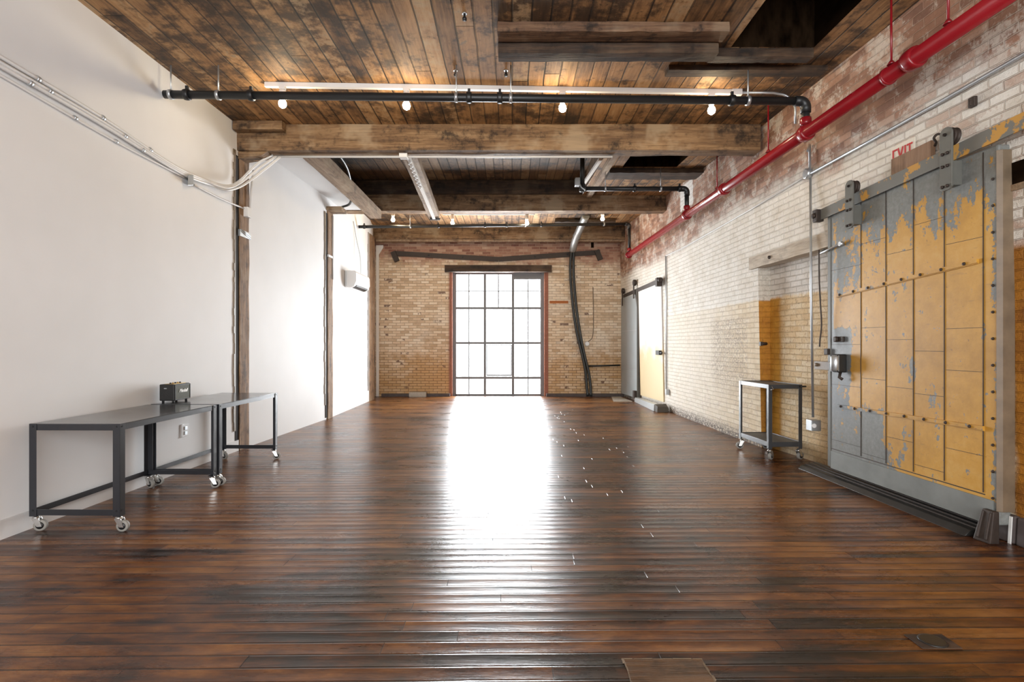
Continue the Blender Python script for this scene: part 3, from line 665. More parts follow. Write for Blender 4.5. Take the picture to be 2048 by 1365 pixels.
# ------------------------------------------------------------------ conduits on the white wall
def wpath(pts, tail, off):
    w = [PL(px, py, off) for px, py in pts]
    return smooth(w + [P(px, py, Y) for px, py, Y in tail], 6)
cA = [(-160, 15), (0, 113), (205, 236), (342, 328), (403, 357)]
def conduit(label, pts, tail, r, off=.032, straps=()):
    path = wpath(pts, tail, off)
    t = thing('wall_conduit', label, 'conduit', path[len(path)//2], 0, 'conduits on the white wall')
    mk('tube', MB().tube(path, r, 10), M['conduit'], t)
    for px, py in straps:
        p = PL(px, py, .0); q = PL(px+14, py+9, .0); d = (q-p).normalized()
        mk('clip', MB().lathe(PL(px, py, off), d, [(-.012, r), (-.012, r+.007), (.012, r+.007), (.012, r)], 12), M['galv'], t)
    return t
conduit('white conduit, topmost of the sloping runs on the white wall', cA, [(451, 372, 6.02), (478, 363, 6.33), (513, 329, 6.5), (545, 310, 6.56)], .015, straps=((75, 158), (205, 236), (300, 300)))
conduit('white conduit, second from the top of the sloping runs', [(-160, 30), (0, 124), (205, 243), (350, 336), (415, 364)], [(452, 376, 5.9), (481, 366, 6.2), (520, 335, 6.36), (552, 313, 6.5)], .012, .04, straps=((100, 182), (250, 272)))
conduit('white conduit, third from the top of the sloping runs', [(-160, 38), (0, 132), (205, 250), (359, 345), (427, 372)], [(454.6, 380, 5.98), (486, 370.5, 6.3), (529, 339, 6.46), (560, 314, 6.55)], .015, straps=((60, 166), (285, 300)))
conduit('thin white conduit, lowest, ending at the dark grey box', [(-160, 57), (0, 150), (232, 283.7), (378, 360)], [], .010, .015, straps=((150, 236), (232, 283)))
conduit('thin white conduit from the grey box down to the post', [(388, 370), (440, 397), (489, 418)], [], .010, .02)
o = mk('junction_box', MB().hexa([PL(376, 371, 0), PL(376, 371, .06), PL(387, 371, .06), PL(387, 371, 0)], [PL(376, 350, 0), PL(376, 350, .06), PL(387, 350, .06), PL(387, 350, 0)]), M['galv'], loc=PL(381, 371), bevel=.003); tag(o, 'dark grey junction box among the sloping conduits', 'junction box')
o = mk('junction_box', MB().box(-3.33, -3.27, 6.52, 6.62, 2.88, 3.0), M['conduit'], loc=(-3.3, 6.57, 2.9), bevel=.003); tag(o, 'pale junction box on the brown post below the beam', 'junction box')
o = mk('post_conduit', MB().tube([(-3.29, 6.62, 3.0), (-3.29, 6.65, 3.25), (-3.27, 6.66, 3.5)], .012, 8), M['conduit'], loc=(-3.29, 6.62, 3.0)); tag(o, 'short upright conduit above the box on the post', 'conduit')
ol = thing('wall_outlet', 'white outlet plate low on the white wall behind the table', 'outlet', (XL(5.4), 5.4, .41))
mk('plate', MB().box(XL(5.4)-.01, XL(5.4)+.012, 5.34, 5.46, .35, .48), M['plastic'], ol, bevel=.002)
mk('socket', MB().box(XL(5.4)+.012, XL(5.4)+.02, 5.38, 5.42, .42, .455).box(XL(5.4)+.012, XL(5.4)+.02, 5.38, 5.42, .37, .405), M['galv'], ol)

# wall air conditioner
ac = thing('air_conditioner', 'white wall mounted air conditioner between thin post and back corner', 'air conditioner', (-3.2, 10.6, 2.4))
prof = [(-3.22, 2.73), (-3.03, 2.72), (-3.005, 2.68), (-3.0, 2.52), (-3.04, 2.43), (-3.10, 2.40), (-3.22, 2.40)]
mk('housing', MB().prism([(x, 10.15, z) for x, z in prof], (0, .98, 0)), M['plastic'], ac, bevel=.012)
mk('air_slot', MB().hexa([(-3.1, 10.25, 2.396), (-3.03, 10.25, 2.425), (-3.03, 11.03, 2.425), (-3.1, 11.03, 2.396)], [(-3.1, 10.25, 2.41), (-3.015, 10.25, 2.455), (-3.015, 11.03, 2.455), (-3.1, 11.03, 2.41)]), M['black'], ac)
mk('side_seam', MB().box(-3.2, -3.19, 10.145, 10.15, 2.42, 2.71), M['galv'], ac)
o = mk('power_cable', MB().tube(smooth([(-3.13, 10.9, 2.735), (-3.14, 10.9, 3.1), (-3.2, 10.85, 3.45), (-3.22, 10.7, 3.8)], 6), .008, 8), M['galv'], loc=(-3.14, 10.9, 2.74)); tag(o, 'thin cable rising from the air conditioner', 'cable')
o = mk('ceiling_cable', MB().tube(smooth([(-2.46, 6.9, 4.0), (-2.44, 7.8, 3.9), (-2.72, 8.9, 3.72), (-3.0, 9.25, 3.70)], 6), .02, 8), M['cable'], loc=(-2.6, 8, 3.8)); tag(o, 'black cable passing behind the lengthwise timber to the thin post', 'cable')
# ------------------------------------------------------------------ back wall fittings
vr = thing('hanging_rail', 'dark V shaped iron rail on the back wall above the window', 'rail', P(996, 519, YB-.04))
mk('rail_arm', MB().bar(P(790, 507, YB-.03), P(997, 519, YB-.03), .05, .115), M['iron'], vr)
mk('rail_arm', MB().bar(P(997, 519, YB-.03), P(1200, 505, YB-.03), .05, .115), M['iron'], vr)
for px, py in ((791, 510), (1198, 507)): mk('end_bracket', MB().bar(P(px-5, py-6, YB-.07), P(px+3, py+13, YB-.07), .10, .12), M['iron'], vr)
for i, (px, py) in enumerate(((858, 511), (925, 515), (1070, 514), (1135, 509))): mk('bolt', MB().lathe(P(px, py, YB-.055), (0, -1, 0), [(0, .02), (.02, .02), (.025, .01)], 10), M['black'], vr)
dk = thing('flexible_duct', 'grey flexible duct bending down from ceiling in front of dark beam', 'duct', (1.6, 12.0, 3.6))
mk('hose', MB().tube(smooth([(1.645, 11.7, 4.16), P(1160, 458, 12.2), P(1150, 482, 12.55), P(1145.5, 500, 12.95)], 8), [.085]*25, 16), M['duct'], dk)
mk('joint_band', MB().lathe(P(1154, 472, 12.42), (-.3, .6, -.75), [(-.02, .088), (-.02, .096), (.02, .096), (.02, .088)], 16), M['galv'], dk)
for dx, lab in ((-2.5, 'thick black cable, window side, dropping from the duct'), (4, 'thick black cable, room corner side, dropping from the duct')):
    pts = [P(1145+dx*.7, 496, 12.95), P(1143+dx, 540, 13.08), P(1147+dx, 600, 13.1), P(1155+dx, 660, 13.1), P(1166+dx*.7, 710, 13.1), P(1173+dx*.9, 742, 13.1), P(1176+dx*1.2, 770, 13.1), P(1178+dx, 793, 13.08)]
    path = smooth(pts, 6); o = mk('power_cable', MB().tube(path, .034, 10), M['cable'], loc=path[-1]); tag(o, lab, 'cable', 'black cables on the back wall')
o = mk('wall_pipe', MB().tube([P(1174, 733, YB-.06), P(1240, 731, YB-.06)], .022, 10), M['cable'], loc=P(1205, 732, YB-.06)); tag(o, 'short level black pipe low on the back wall', 'pipe')
bo = thing('wall_outlet', 'round white outlet on the back brick wall beside black cables', 'outlet', P(1174, 688, YB-.02))
mk('plate', MB().lathe(P(1174, 688, YB), (0, -1, 0), [(0, .06), (.03, .06), (.04, .045)], 18), M['plastic'], bo)
mk('feed_wire', MB().tube(smooth([P(1176, 684, YB-.02), P(1185, 674, YB-.02), P(1187, 640, YB-.02), P(1186, 575, YB-.02)], 5), .009, 8), M['wrap'], bo)
o = mk('wall_slot', MB().box(P(1182, 494, YB).x, P(1187.5, 494, YB).x, YB-.012, YB+.002, P(0, 496, YB).z, P(0, 482, YB).z), M['hole_shade'], loc=P(1185, 495, YB)); tag(o, 'small black slot in the red bricks near the rail end', 'hole')
o = mk('concrete_block', MB().box(P(818, 0, 13).x, P(852, 0, 13).x, 12.98, 13.19, 0, .12), M['stone_pale'], loc=(-2.3, 13.1, 0), bevel=.01); tag(o, 'pale concrete block at the foot of the back wall', 'block')
mb = MB(); mb.box(-3.25, WX0-.05, 13.1, 13.2, 0, .07); mb.box(WX1+.05, 2.78, 13.1, 13.2, 0, .07)
struct('baseboard_back', mb, M['stone'])
mb = MB()
mb.box(WX1+.01, WX1+.10, YB-.015, YB+.01, 0, WZ); mb.box(WX0-.07, WX0-.01, YB-.012, YB+.01, 0, WZ)
struct('trim_2', mb, M['brickred'])

struct('trim_3', MB().prism([(-3.40, YB-.03, 0), (-3.33, YB-.03, 0), (-3.33, YB-.03, 3.55), (-3.22, YB-.03, 3.72), (-3.22, YB-.03, 3.78), (-3.40, YB-.03, 3.78)], (0, .04, 0)), M['plastic'])

# ------------------------------------------------------------------ brick wall fittings
def onwall(off, *pts): return [PR(x, y, off) for x, y in pts]
o = mk('wall_conduit', MB().tube(onwall(.03, (2120, 64), (2048, 108), (1880, 204), (1740, 282), (1622, 347)), .014, 10), M['galv'], loc=PR(1880, 204)); tag(o, 'bright steel conduit sloping across the brick above the yellow door', 'conduit')
o = mk('wall_conduit', MB().tube(onwall(.02, (1616, 350), (1500, 420), (1365, 497), (1332, 512)), .010, 8), M['conduit'], loc=PR(1500, 420)); tag(o, 'thin painted conduit running on from the box toward the back corner', 'conduit')
o = mk('wall_conduit', MB().tube(onwall(.02, (1331.5, 512), (1332, 600), (1332.5, 780)), .012, 8), M['galv'], loc=PR(1332, 780)); tag(o, 'upright thin conduit beside the far grey door', 'conduit')
o = mk('outlet_box', MB().bar(PR(1335, 790, .03), PR(1335, 779, .03), .07, .06, (0, 1, 0)), M['galv'], loc=PR(1335, 790, .03), bevel=.004); tag(o, 'small grey outlet box low on brick by the far door', 'outlet')
o = mk('wall_conduit', MB().tube([(2.99, 5.33, 3.25), PR(1619, 290, .03), PR(1620, 340, .03)], .012, 8), M['galv'], loc=PR(1620, 340)); tag(o, 'short upright conduit from the red pipe down to the octagon box', 'conduit')
o = mk('junction_box', MB().lathe(PR(1620, 348, 0), (-1, 0, 0), [(-.01, .055), (.05, .055), (.055, .045)], 8), M['galv'], loc=PR(1620, 348)); tag(o, 'grey octagonal junction box on the brick under the red pipe', 'junction box')
q = PR(1621, 356, .03)
cp = thing('wall_conduit', 'long upright conduit from octagon box to outlet behind the cart', 'conduit', (q.x, q.y, .5))
mk('tube', MB().tube([q, P(1622, 560, 5.40), P(1626, 835, 5.42)], .012, 10), M['galv'], cp)
op = P(1628, 851, 5.42)
ob = thing('wall_outlet', 'square steel outlet box at the end of the long conduit', 'outlet', op)
mk('box', MB().box(op.x-.05, op.x+.05, op.y-.04, op.y+.06, op.z-.055, op.z+.055), M['galv'], ob, bevel=.004)
mk('socket', MB().lathe((op.x-.022, op.y-.04, op.z), (0, -1, 0), [(0, .025), (.005, .022)], 14), M['plastic'], ob)

# EXIT sign, half hidden by a board
A, B = PR(1781.5, 330, .012), PR(1829.5, 330, .012)
sg = thing('exit_sign', 'cream sign with red capital letters behind the brown board', 'sign', (A.x, A.y, 2.70), 0)
ud = (B-A); ud.z = 0; W_ = ud.length; ud.normalize(); nr = Vector((-1, ud.x, 0)).normalized()
zt = PR(1781.5, 296, .012).z; z0 = zt-.235
mk('plate', MB().hexa([A.to_2d().to_3d()+Vector((0, 0, z0)), B.to_2d().to_3d()+Vector((0, 0, z0)), B.to_2d().to_3d()+Vector((0, 0, z0))-nr*.006, A.to_2d().to_3d()+Vector((0, 0, z0))-nr*.006],
                      [A.to_2d().to_3d()+Vector((0, 0, zt)), B.to_2d().to_3d()+Vector((0, 0, zt)), B.to_2d().to_3d()+Vector((0, 0, zt))-nr*.006, A.to_2d().to_3d()+Vector((0, 0, zt))-nr*.006]), M['sign'], sg)
def SG(u, v): return A.to_2d().to_3d()+ud*(u*W_)+Vector((0, 0, z0+v*.235))+nr*.003
def stroke(mb, u0, v0, u1, v1, w=.055):
    return mb.bar(SG(u0, v0), SG(u1, v1), w*W_/1.0, .004, nr)
lo, hi_, S = .12, .86, .052
mb = MB(); stroke(mb, .12, lo, .12, hi_); [stroke(mb, .10, v, .28, v) for v in (lo+.03, .49, hi_-.03)]
stroke(mb, .33, lo, .53, hi_); stroke(mb, .53, lo, .33, hi_); stroke(mb, .63, lo, .63, hi_); stroke(mb, .81, lo, .81, hi_); stroke(mb, .70, hi_-.03, .92, hi_-.03)
mk('lettering', mb, M['sign_red'], sg)
A2, B2 = PR(1782, 330, .05), PR(1862, 330, .05)
zt2 = PR(1782, 319, .05).z
o = mk('wooden_board', MB().hexa([(A2.x, A2.y, zt2-.30), (B2.x, B2.y, zt2-.30), (B2.x+.035, B2.y, zt2-.30), (A2.x+.035, A2.y, zt2-.30)], [(A2.x, A2.y, zt2), (B2.x, B2.y, zt2+.01), (B2.x+.035, B2.y, zt2+.01), (A2.x+.035, A2.y, zt2)]), M['block'], loc=(A2.x, A2.y, zt2-.3), bevel=.004); tag(o, 'brown board fixed above the yellow door, hiding sign bottom', 'board')
hk = PR(1870, 278, .08)
o = mk('wall_hook', MB().tube(smooth([hk+Vector((.06, 0, .03)), hk+Vector((.02, 0, .035)), hk+Vector((.0, .01, .01)), hk+Vector((.02, .015, -.02)), hk+Vector((.0, .0, -.05))], 5), .009, 8), M['iron'], loc=hk); tag(o, 'small rusty hook on the brick next to the brown board', 'hook')
bk = PR(1944, 203, .03)
o = mk('wall_bracket', MB().box(bk.x-.01, bk.x+.02, bk.y-.025, bk.y+.025, bk.z-.04, bk.z+.03).box(bk.x-.035, bk.x-.01, bk.y-.025, bk.y-.01, bk.z-.04, bk.z-.0), M['iron'], loc=bk, bevel=.006); tag(o, 'small dark iron bracket high on the brick', 'bracket')
# recess in brick at the frame edge
va, vb = PR(2014, 350, .0), PR(2052, 350, 0); vz0, vz1 = PR(2014, 374, 0).z, PR(2014, 330, 0).z
vt = thing('wall_niche', 'small dark square hole in brick beyond the yellow door', 'hole', (va.x, va.y, vz0))
def wq(y, z, off): return Vector((XR(y, z)-off, y, z))
mk('dark_back', MB().hexa([wq(va.y, vz0, .004), wq(vb.y, vz0, .004), wq(vb.y, vz0, -.01), wq(va.y, vz0, -.01)], [wq(va.y, vz1, .004), wq(vb.y, vz1, .004), wq(vb.y, vz1, -.01), wq(va.y, vz1, -.01)]), M['hole_shade'], vt)
mk('ledge', MB().hexa([wq(va.y, vz0-.04, .012), wq(vb.y, vz0-.04, .012), wq(vb.y, vz0-.04, -.01), wq(va.y, vz0-.04, -.01)], [wq(va.y, vz0, .012), wq(vb.y, vz0, .012), wq(vb.y, vz0, -.01), wq(va.y, vz0, -.01)]), M['beam'], vt)
# lintel over the bricked-up opening
l0, l1 = 5.12, 6.78
li = mk('opening_lintel', timber(MB(), (XR(l0, 2.3)+.03, l0, 2.335), (XR(l1, 2.3)+.03, l1, 2.33), .13, .15, n=10, amp=.006, seed=31), M['lintel'], loc=(3.1, 6, 2.26)); tag(li, 'pale timber lintel over the bricked-up opening', 'lintel')
mk('bolt', MB().lathe(PR(1537, 515, .05), (-1, 0, 0), [(-.03, .02), (.0, .02), (.01, .008)], 10), M['iron'], li)
kb = P(1525, 688, 6.58)
o = mk('iron_pin', MB().tube([kb+Vector((.05, 0, 0)), kb+Vector((-.03, -.02, 0))], .02, 8).box(kb.x-.045, kb.x-.02, kb.y-.045, kb.y+.0, kb.z-.025, kb.z+.025), M['iron'], loc=kb); tag(o, 'rusty iron pin in the orange edge of the opening', 'pin')

# ------------------------------------------------------------------ yellow sliding fire door
DA, DB = Vector((3.085, 5.13, 0)), Vector((3.165, 3.43, 0))
DL = (DB-DA).length; du_ = (DB-DA).normalized(); rzD = math.atan2(du_.y, du_.x)
dn_ = Vector((du_.y, -du_.x, 0))                       # into the room
if dn_.x > 0: dn_ = -dn_
def DP(px, py, off=0.0):
    """Local point (u, -off, z) where the sight line meets the door plane moved off into the room."""
    d = Vector(((px-CX)/F, 1, -(py-HY)/F)); o_ = Vector((0, 0, H)); a = DA+dn_*off
    s = (a-o_).dot(dn_)/d.dot(dn_); p = o_+d*s
    return Vector(((p-DA).dot(du_), -off, p.z))
fd = thing('fire_door', 'large sliding fire door with peeling yellow and grey paint', 'door', DA, rzD)
lf = mk('door_leaf', MB().box(0, DL, 0, .09, .11, 2.60), M['peel'], fd, local=True, bevel=.012)
mb = MB()
for px in (1722, 1772, 1827, 1889, 1967):
    u = DP(px, 690).x; mb.box(u-.0025, u+.0025, -.004, .002, .30, 2.58)
mk('standing_seam', mb, M['iron'], lf, local=True)
us = [.02]+[DP(px, 690).x for px in (1722, 1772, 1827, 1889, 1967)]
mb = MB(); random.seed(4)
for a, b in zip(us, us[1:]):
    for zz in (.45, 1.02, 1.32, 2.1):
        z_ = zz+random.uniform(-.14, .14); mb.box(a+.012, b-.004, -.0015, .002, z_, z_+.003)
mb.box(.04, DL-.09, -.002, .002, .285, .292)
mk('sheet_lap', mb, M['iron'], lf, local=True)
for (a, b) in (((1675, 592), (1958, 522)), ((1677, 812), (1970, 857))):
    p, q = DP(*a), DP(*b); mb = MB()
    mk('batten', mb.bar(p, q, .036, .026).bar(p-Vector((0, 0, .016)), q-Vector((0, 0, .016)), .02, .006), [M['peel']], fd, local=True)
    mb = MB()
    for i in range(8): mb.lathe(p.lerp(q, (i+.3)/7.8)+Vector((0, -.018, 0)), (0, -1, 0), [(0, .012), (.008, .010), (.011, .003)], 8)
    mk('bolt_row', mb, M['iron'], bpy.data.objects[C.objects[-1].name], local=True)
mb = MB(); mb.box(-.012, .035, -.006, .094, .11, 2.60); mk('edge_binding', mb, M['grey_paint'], fd, local=True, bevel=.006)
mb = MB()
mb.prism([(DL-.004, -.012, .2), (DL+.012, .02, .2), (DL+.016, .10, .2), (DL-.004, .10, .2)], (0, 0, 2.36))
mk('end_wrap', mb, M['wrap'], fd, local=True, bevel=.004, label='pale worn sheet wrapped round the door edge')
mb = MB()
for i in range(13): mb.lathe((DL-.035, -.0, .28+i*.175), (0, -1, 0), [(0, .010), (.008, .008), (.010, .003)], 8)
mk('stud_row', mb, M['iron'], fd, local=True)
mk('kick_strip', MB().box(.04, DL-.03, -.010, .004, .10, .265), M['kick'], fd, local=True, label='plain grey strip along the door foot')
for (xa, xb, ya, yb) in ((1689, 1706, 361, 457), (1877, 1904, 255, 381)):
    p = DP((xa+xb)/2, ya, .09); q = DP((xa+xb)/2, yb, .09); w = .05; mb = MB()
    r_ = w
    pts = [(p.x+r_*math.cos(a_), -.09, p.z-r_+r_*math.sin(a_)) for a_ in [PI*i/10 for i in range(11)]]+[(q.x-r_+.0*math.cos(0), -.09, q.z+.02), (q.x-r_*.6, -.09, q.z), (q.x+r_*.6, -.09, q.z), (q.x+r_, -.09, q.z+.02)]
    mb.prism(pts, (0, .016, 0))
    hs = mk('hanger_strap', mb, M['grey_paint'], fd, local=True, bevel=.003)
    mb = MB()
    for f_ in (.12, .42, .62, .94):
        for s_ in (-.02, .02): mb.lathe((p.x+(s_ if f_ > .3 else 0), -.09, p.z+(q.z-p.z)*f_), (0, -1, 0), [(0, .012), (.012, .010), (.015, .003)], 8)
    mk('bolt', mb, M['iron'], hs, local=True)
    mb = MB(); mb.lathe((p.x, -.065, p.z-.065), (0, 1, 0), [(0, .02), (0, .05), (.008, .062), (.012, .052), (.034, .052), (.038, .062), (.046, .05), (.046, .02)], 22)
    mk('roller', mb, M['iron'], hs, local=True)
    mk('strap_spacer', MB().box(p.x-.035, p.x+.035, -.075, .0, q.z+.03, q.z+.20), M['grey_paint'], hs, local=True)
# latch, hasp
p = DP(1681, 727, .03)
lk = mk('lock_box', MB().box(p.x-.045, p.x+.045, -.085, .002, p.z-.085, p.z+.085), M['steel_dark'], fd, local=True, bevel=.012)
mk('lock_barrel', MB().lathe((p.x+.005, -.085, p.z-.07), (0, 0, 1), [(0, .03), (.01, .04), (.13, .04), (.14, .03)], 14), M['galv'], lk, local=True)
mk('lock_tail', MB().tube([(p.x, -.03, p.z-.08), (p.x+.01, -.05, p.z-.13), (p.x+.03, -.03, p.z-.15)], .014, 8), M['iron'], lk, local=True)
p = DP(1675, 679, .01); mk('handle_plate', MB().box(p.x-.05, p.x+.09, -.02, .002, p.z-.025, p.z+.025).lathe((p.x, -.02, p.z), (0, -1, 0), [(0, .03), (.02, .025)], 10), M['iron'], fd, local=True, bevel=.006)
p = DP(1658, 704, .0); mk('latch_keeper', MB().box(p.x-.035, p.x+.02, -.03, .03, p.z-.03, p.z+.03), M['iron'], fd, local=True, bevel=.005)
p, q = DP(1632, 731), DP(1672, 734)
mk('hasp', MB().box(p.x, q.x-.05, -.02, -.006, q.z-.038, q.z+.045).lathe((p.x+.04, -.02, q.z+.01), (0, -1, 0), [(0, .02), (.02, .015)], 10), M['wrap'], fd, local=True, bevel=.003)
mk('hasp_bolt', MB().box(q.x-.05, q.x+.01, -.035, -.0, q.z-.045, q.z+.03), M['black'], fd, local=True)
p, q = DP(1640, 505, .0), DP(1681, 488, .03)
ca = mk('catch_arm', MB().tube([p+Vector((0, .05, .03)), p, p+Vector((.02, -.02, -.02)), q], .011, 8).lathe(q, (0, -1, 0), [(-.02, .022), (.01, .022)], 10), M['galv'], fd, local=True)
# track
p, q = DP(1640, 429, .03), DP(2120, 188, .03)
tk = thing('door_track', 'inclined iron track carrying the yellow sliding door', 'track', DA+Vector((0, 0, 2.5)), rzD)
mk('track_bar', MB().bar(Vector((p.x, -.028, 2.575-2.5)), Vector((2.35, -.028, 2.575+.11*1.05-2.5)), .016, .105), M['trackpaint'], tk, local=True, bevel=.003)
mk('track_stop', MB().box(p.x-.05, p.x+.02, -.08, .0, .01, .13).lathe((p.x-.02, -.08, .07), (0, -1, 0), [(0, .03), (.02, .02)], 10), M['iron'], tk, local=True, bevel=.008)
for u in (1.95,): mk('track_spacer', MB().box(u-.03, u+.03, -.02, .10, .05+.05*u, .13+.05*u), M['grey_paint'], tk, local=True)
pts = [Vector((3.12, 5.22, 2.20))] + [P(x, y, 5.16) for x, y in ((1638.5, 560), (1641, 610), (1643, 650), (1640, 680), (1639, 694))]
pts[0] = P(1638, 500, 5.16)
o = mk('dangling_rope', MB().tube(smooth(pts, 6), .007, 8), M['iron'], loc=pts[0]); tag(o, 'thin dark cord hanging beside the latch edge of the yellow door', 'rope')
# foot of the door
mb = MB(); a, b = 5.5, 3.55
def TH(y, o_, z): return Vector((XR(y)+o_, y, z))
mb.prism([(0, 0, 0)], (0, 0, 0)) if False else None
mb.hexa([TH(a, -.20, 0.0), TH(b, -.24, 0), TH(b, -.004, 0), TH(a, -.004, 0)], [TH(a, -.165, .035), TH(b, -.20, .04), TH(b, -.006, .07), TH(a, -.006, .07)])
th = mk('threshold_plate', mb, M['steel_dark'], loc=TH((a+b)/2, -.15, 0), bevel=.004); tag(th, 'black ribbed steel threshold along the foot of the yellow door', 'threshold')
mb = MB()
for f_ in (.25, .5, .75): mb.bar(TH(a, -.165+.16*f_, .038+.03*f_), TH(b, -.20+.19*f_, .043+.03*f_), .005, .010)
mk('rib', mb, M['iron'], th)
mb = MB(); p = DP(1968, 1060); 
g0 = DA+du_*(DL-.02)+dn_*.03
mb.hexa([g0+dn_*.07+du_*-.06, g0+dn_*.06+du_*.05, g0-dn_*.01+du_*.05, g0-dn_*.01-du_*.06], [v+Vector((0, 0, .21)) for v in (g0+dn_*.03-du_*.035, g0+dn_*.03+du_*.045, g0-dn_*.01+du_*.05, g0-dn_*.01-du_*.035)])
mb.bar(g0+dn_*.065-du_*.03+Vector((0, 0, .02)), g0+dn_*.03-du_*.02+Vector((0, 0, .20)), .015, .02); mb.bar(g0+dn_*.06+du_*.025+Vector((0, 0, .02)), g0+dn_*.03+du_*.03+Vector((0, 0, .20)), .015, .02)
o = mk('door_stay', mb, M['iron'], loc=g0, bevel=.008); tag(o, 'rusty iron guide block at the near foot of the yellow door', 'bracket')
mb = MB()
for a, b in ((3.56, 3.40), (3.39, 2.4)):
    mb.hexa([Vector((XR(a)-.06, a, 0)), Vector((XR(b)-.06, b, 0)), Vector((XR(b)-.002, b, 0)), Vector((XR(a)-.002, a, 0))], [Vector((XR(a)-.05, a, .18)), Vector((XR(b)-.05, b, .18)), Vector((XR(b)-.007, b, .18)), Vector((XR(a)-.007, a, .18))])
pl = mk('stone_curb', mb, M['stone'], loc=(XR(3.3), 3.3, 0), bevel=.012); tag(pl, 'dark stone curb on the floor at the end of the brick wall', 'curb')
mk('paint_stripe', MB().bar(Vector((XR(3.42)-.066, 3.42, .0)), Vector((XR(3.42)-.056, 3.42, .175)), .02, .006, (1, 0, 0)), M['script'], pl, label='white paint stripe')

# ------------------------------------------------------------------ far doorway
EA, EB = Vector((2.712, 13.1, 0)), Vector((2.815, 11.85, 0)); ed = (EB-EA).normalized(); en = Vector((ed.y, -ed.x, 0)); en = -en if en.x > 0 else en
rzE = math.atan2(ed.y, ed.x); EL = (EB-EA).length
gd = thing('sliding_door', 'pale grey steel sliding door standing open in the far corner', 'door', EA, rzE)
gl_ = mk('door_leaf', MB().box(0, EL, 0, .06, .08, 2.44), M['leaf_grey'], gd, local=True, bevel=.008)
mk('sheet_lap', MB().box(.02, EL-.02, -.003, .002, .72, .728).box(.02, EL-.02, -.003, .002, 1.62, 1.628), M['galv'], gl_, local=True)
for u, z1 in ((.25, 2.66), (EL-.12, 2.76)):
    hs = mk('hanger_strap', MB().box(u-.03, u+.03, -.05, -.035, z1-.42, z1-.04), M['iron'], gd, local=True)
    mk('roller', MB().lathe((u, -.05, z1-.06), (0, 1, 0), [(0, .03), (0, .07), (.05, .07), (.05, .03)], 16), M['iron'], hs, local=True)
mk('foot_stop', MB().box(EL-.14, EL-.03, -.06, .0, .08, .25), M['iron'], gd, local=True)
mk('edge_binding', MB().box(EL-.02, EL+.012, -.005, .07, .06, 2.44), M['grey_paint'], gd, local=True)
ft = thing('door_track', 'sloping rusty track over the far grey door', 'track', P(1285, 575, 11.5))
mk('track_bar', MB().bar(P(1247, 593, 13.0), P(1320, 561, 10.35), .02, .08), M['iron'], ft)
sp_ = P(1318, 561, 10.36)
mk('track_stop', MB().box(sp_.x-.06, sp_.x+.05, sp_.y-.06, sp_.y+.06, sp_.z-.12, sp_.z+.05).lathe(sp_+Vector((.0, -.06, 0)), (0, -1, 0), [(0, .05), (.06, .045)], 12), M['iron'], ft, bevel=.01)
# painted inner door in the opening
y0, y1 = 10.42, 11.80
d2 = bpy.data.objects.new('door_2', None); C.objects.link(d2); d2.location = (XR(11), 11, 0); FR[d2.name] = Matrix.Translation((XR(11), 11, 0)); tag(d2, 'white and yellow painted flush door in the brick beside the grey door', 'door', kind='structure')
mk('door_panel', MB().hexa([(XR(y0)-.025, y0, .16), (XR(y1)-.025, y1, .16), (XR(y1)+.02, y1, .16), (XR(y0)+.02, y0, .16)], [(XR(y0, 2.56)-.025, y0, 2.54), (XR(y1, 2.5)-.025, y1, 2.50), (XR(y1, 2.5)+.02, y1, 2.50), (XR(y0, 2.5)+.02, y0, 2.54)]), M['fardoor'], d2)
mk('jamb', MB().hexa([(XR(y1)-.045, y1, 0.1), (XR(12.2)-.02, 12.2, 0.1), (XR(12.2)+.02, 12.2, .1), (XR(y1)+.02, y1, .1)], [(XR(y1, 2.5)-.045, y1, 2.55), (XR(12.2, 2.5)-.02, 12.2, 2.55), (XR(12.2)+.02, 12.2, 2.55), (XR(y1)+.02, y1, 2.55)]), M['jamb'], d2)
p = PR(1320, 706, .05); mk('door_lock', MB().box(p.x-.03, p.x+.03, p.y-.02, p.y+.22, p.z-.045, p.z+.045).tube([p+Vector((0, -.14, 0)), p], .02, 8), M['black'], d2, bevel=.008)
sl = thing('steel_sill', 'pale grey steel channel lying on the floor by the far door', 'sill', (2.75, 11, 0))
mk('channel', MB().hexa([(2.74, 10.2, 0), (2.76, 11.9, 0), (2.84, 11.9, 0), (2.84, 10.2, 0)], [(2.75, 10.2, .135), (2.77, 11.9, .10), (2.84, 11.9, .11), (2.84, 10.2, .145)]), M['sill'], sl, bevel=.006)
mk('end_block', MB().hexa([(2.76, 10.02, 0), (2.76, 10.19, 0), (2.98, 10.19, 0), (2.98, 10.02, 0)], [(2.78, 10.06, .11), (2.76, 10.19, .14), (2.98, 10.19, .15), (2.98, 10.06, .1)]), M['jamb'], sl, bevel=.006)
o = mk('floor_plate', MB().hexa([(2.3, 11.9, .001), (2.72, 11.9, .001), (2.68, 13.0, .001), (2.45, 13.0, .001)], [(2.3, 11.9, .012), (2.72, 11.9, .012), (2.68, 13.0, .012), (2.45, 13.0, .012)]), M['stone_pale'], loc=(2.5, 12.4, 0)); tag(o, 'worn pale plate on the floor in front of the grey door', 'plate')

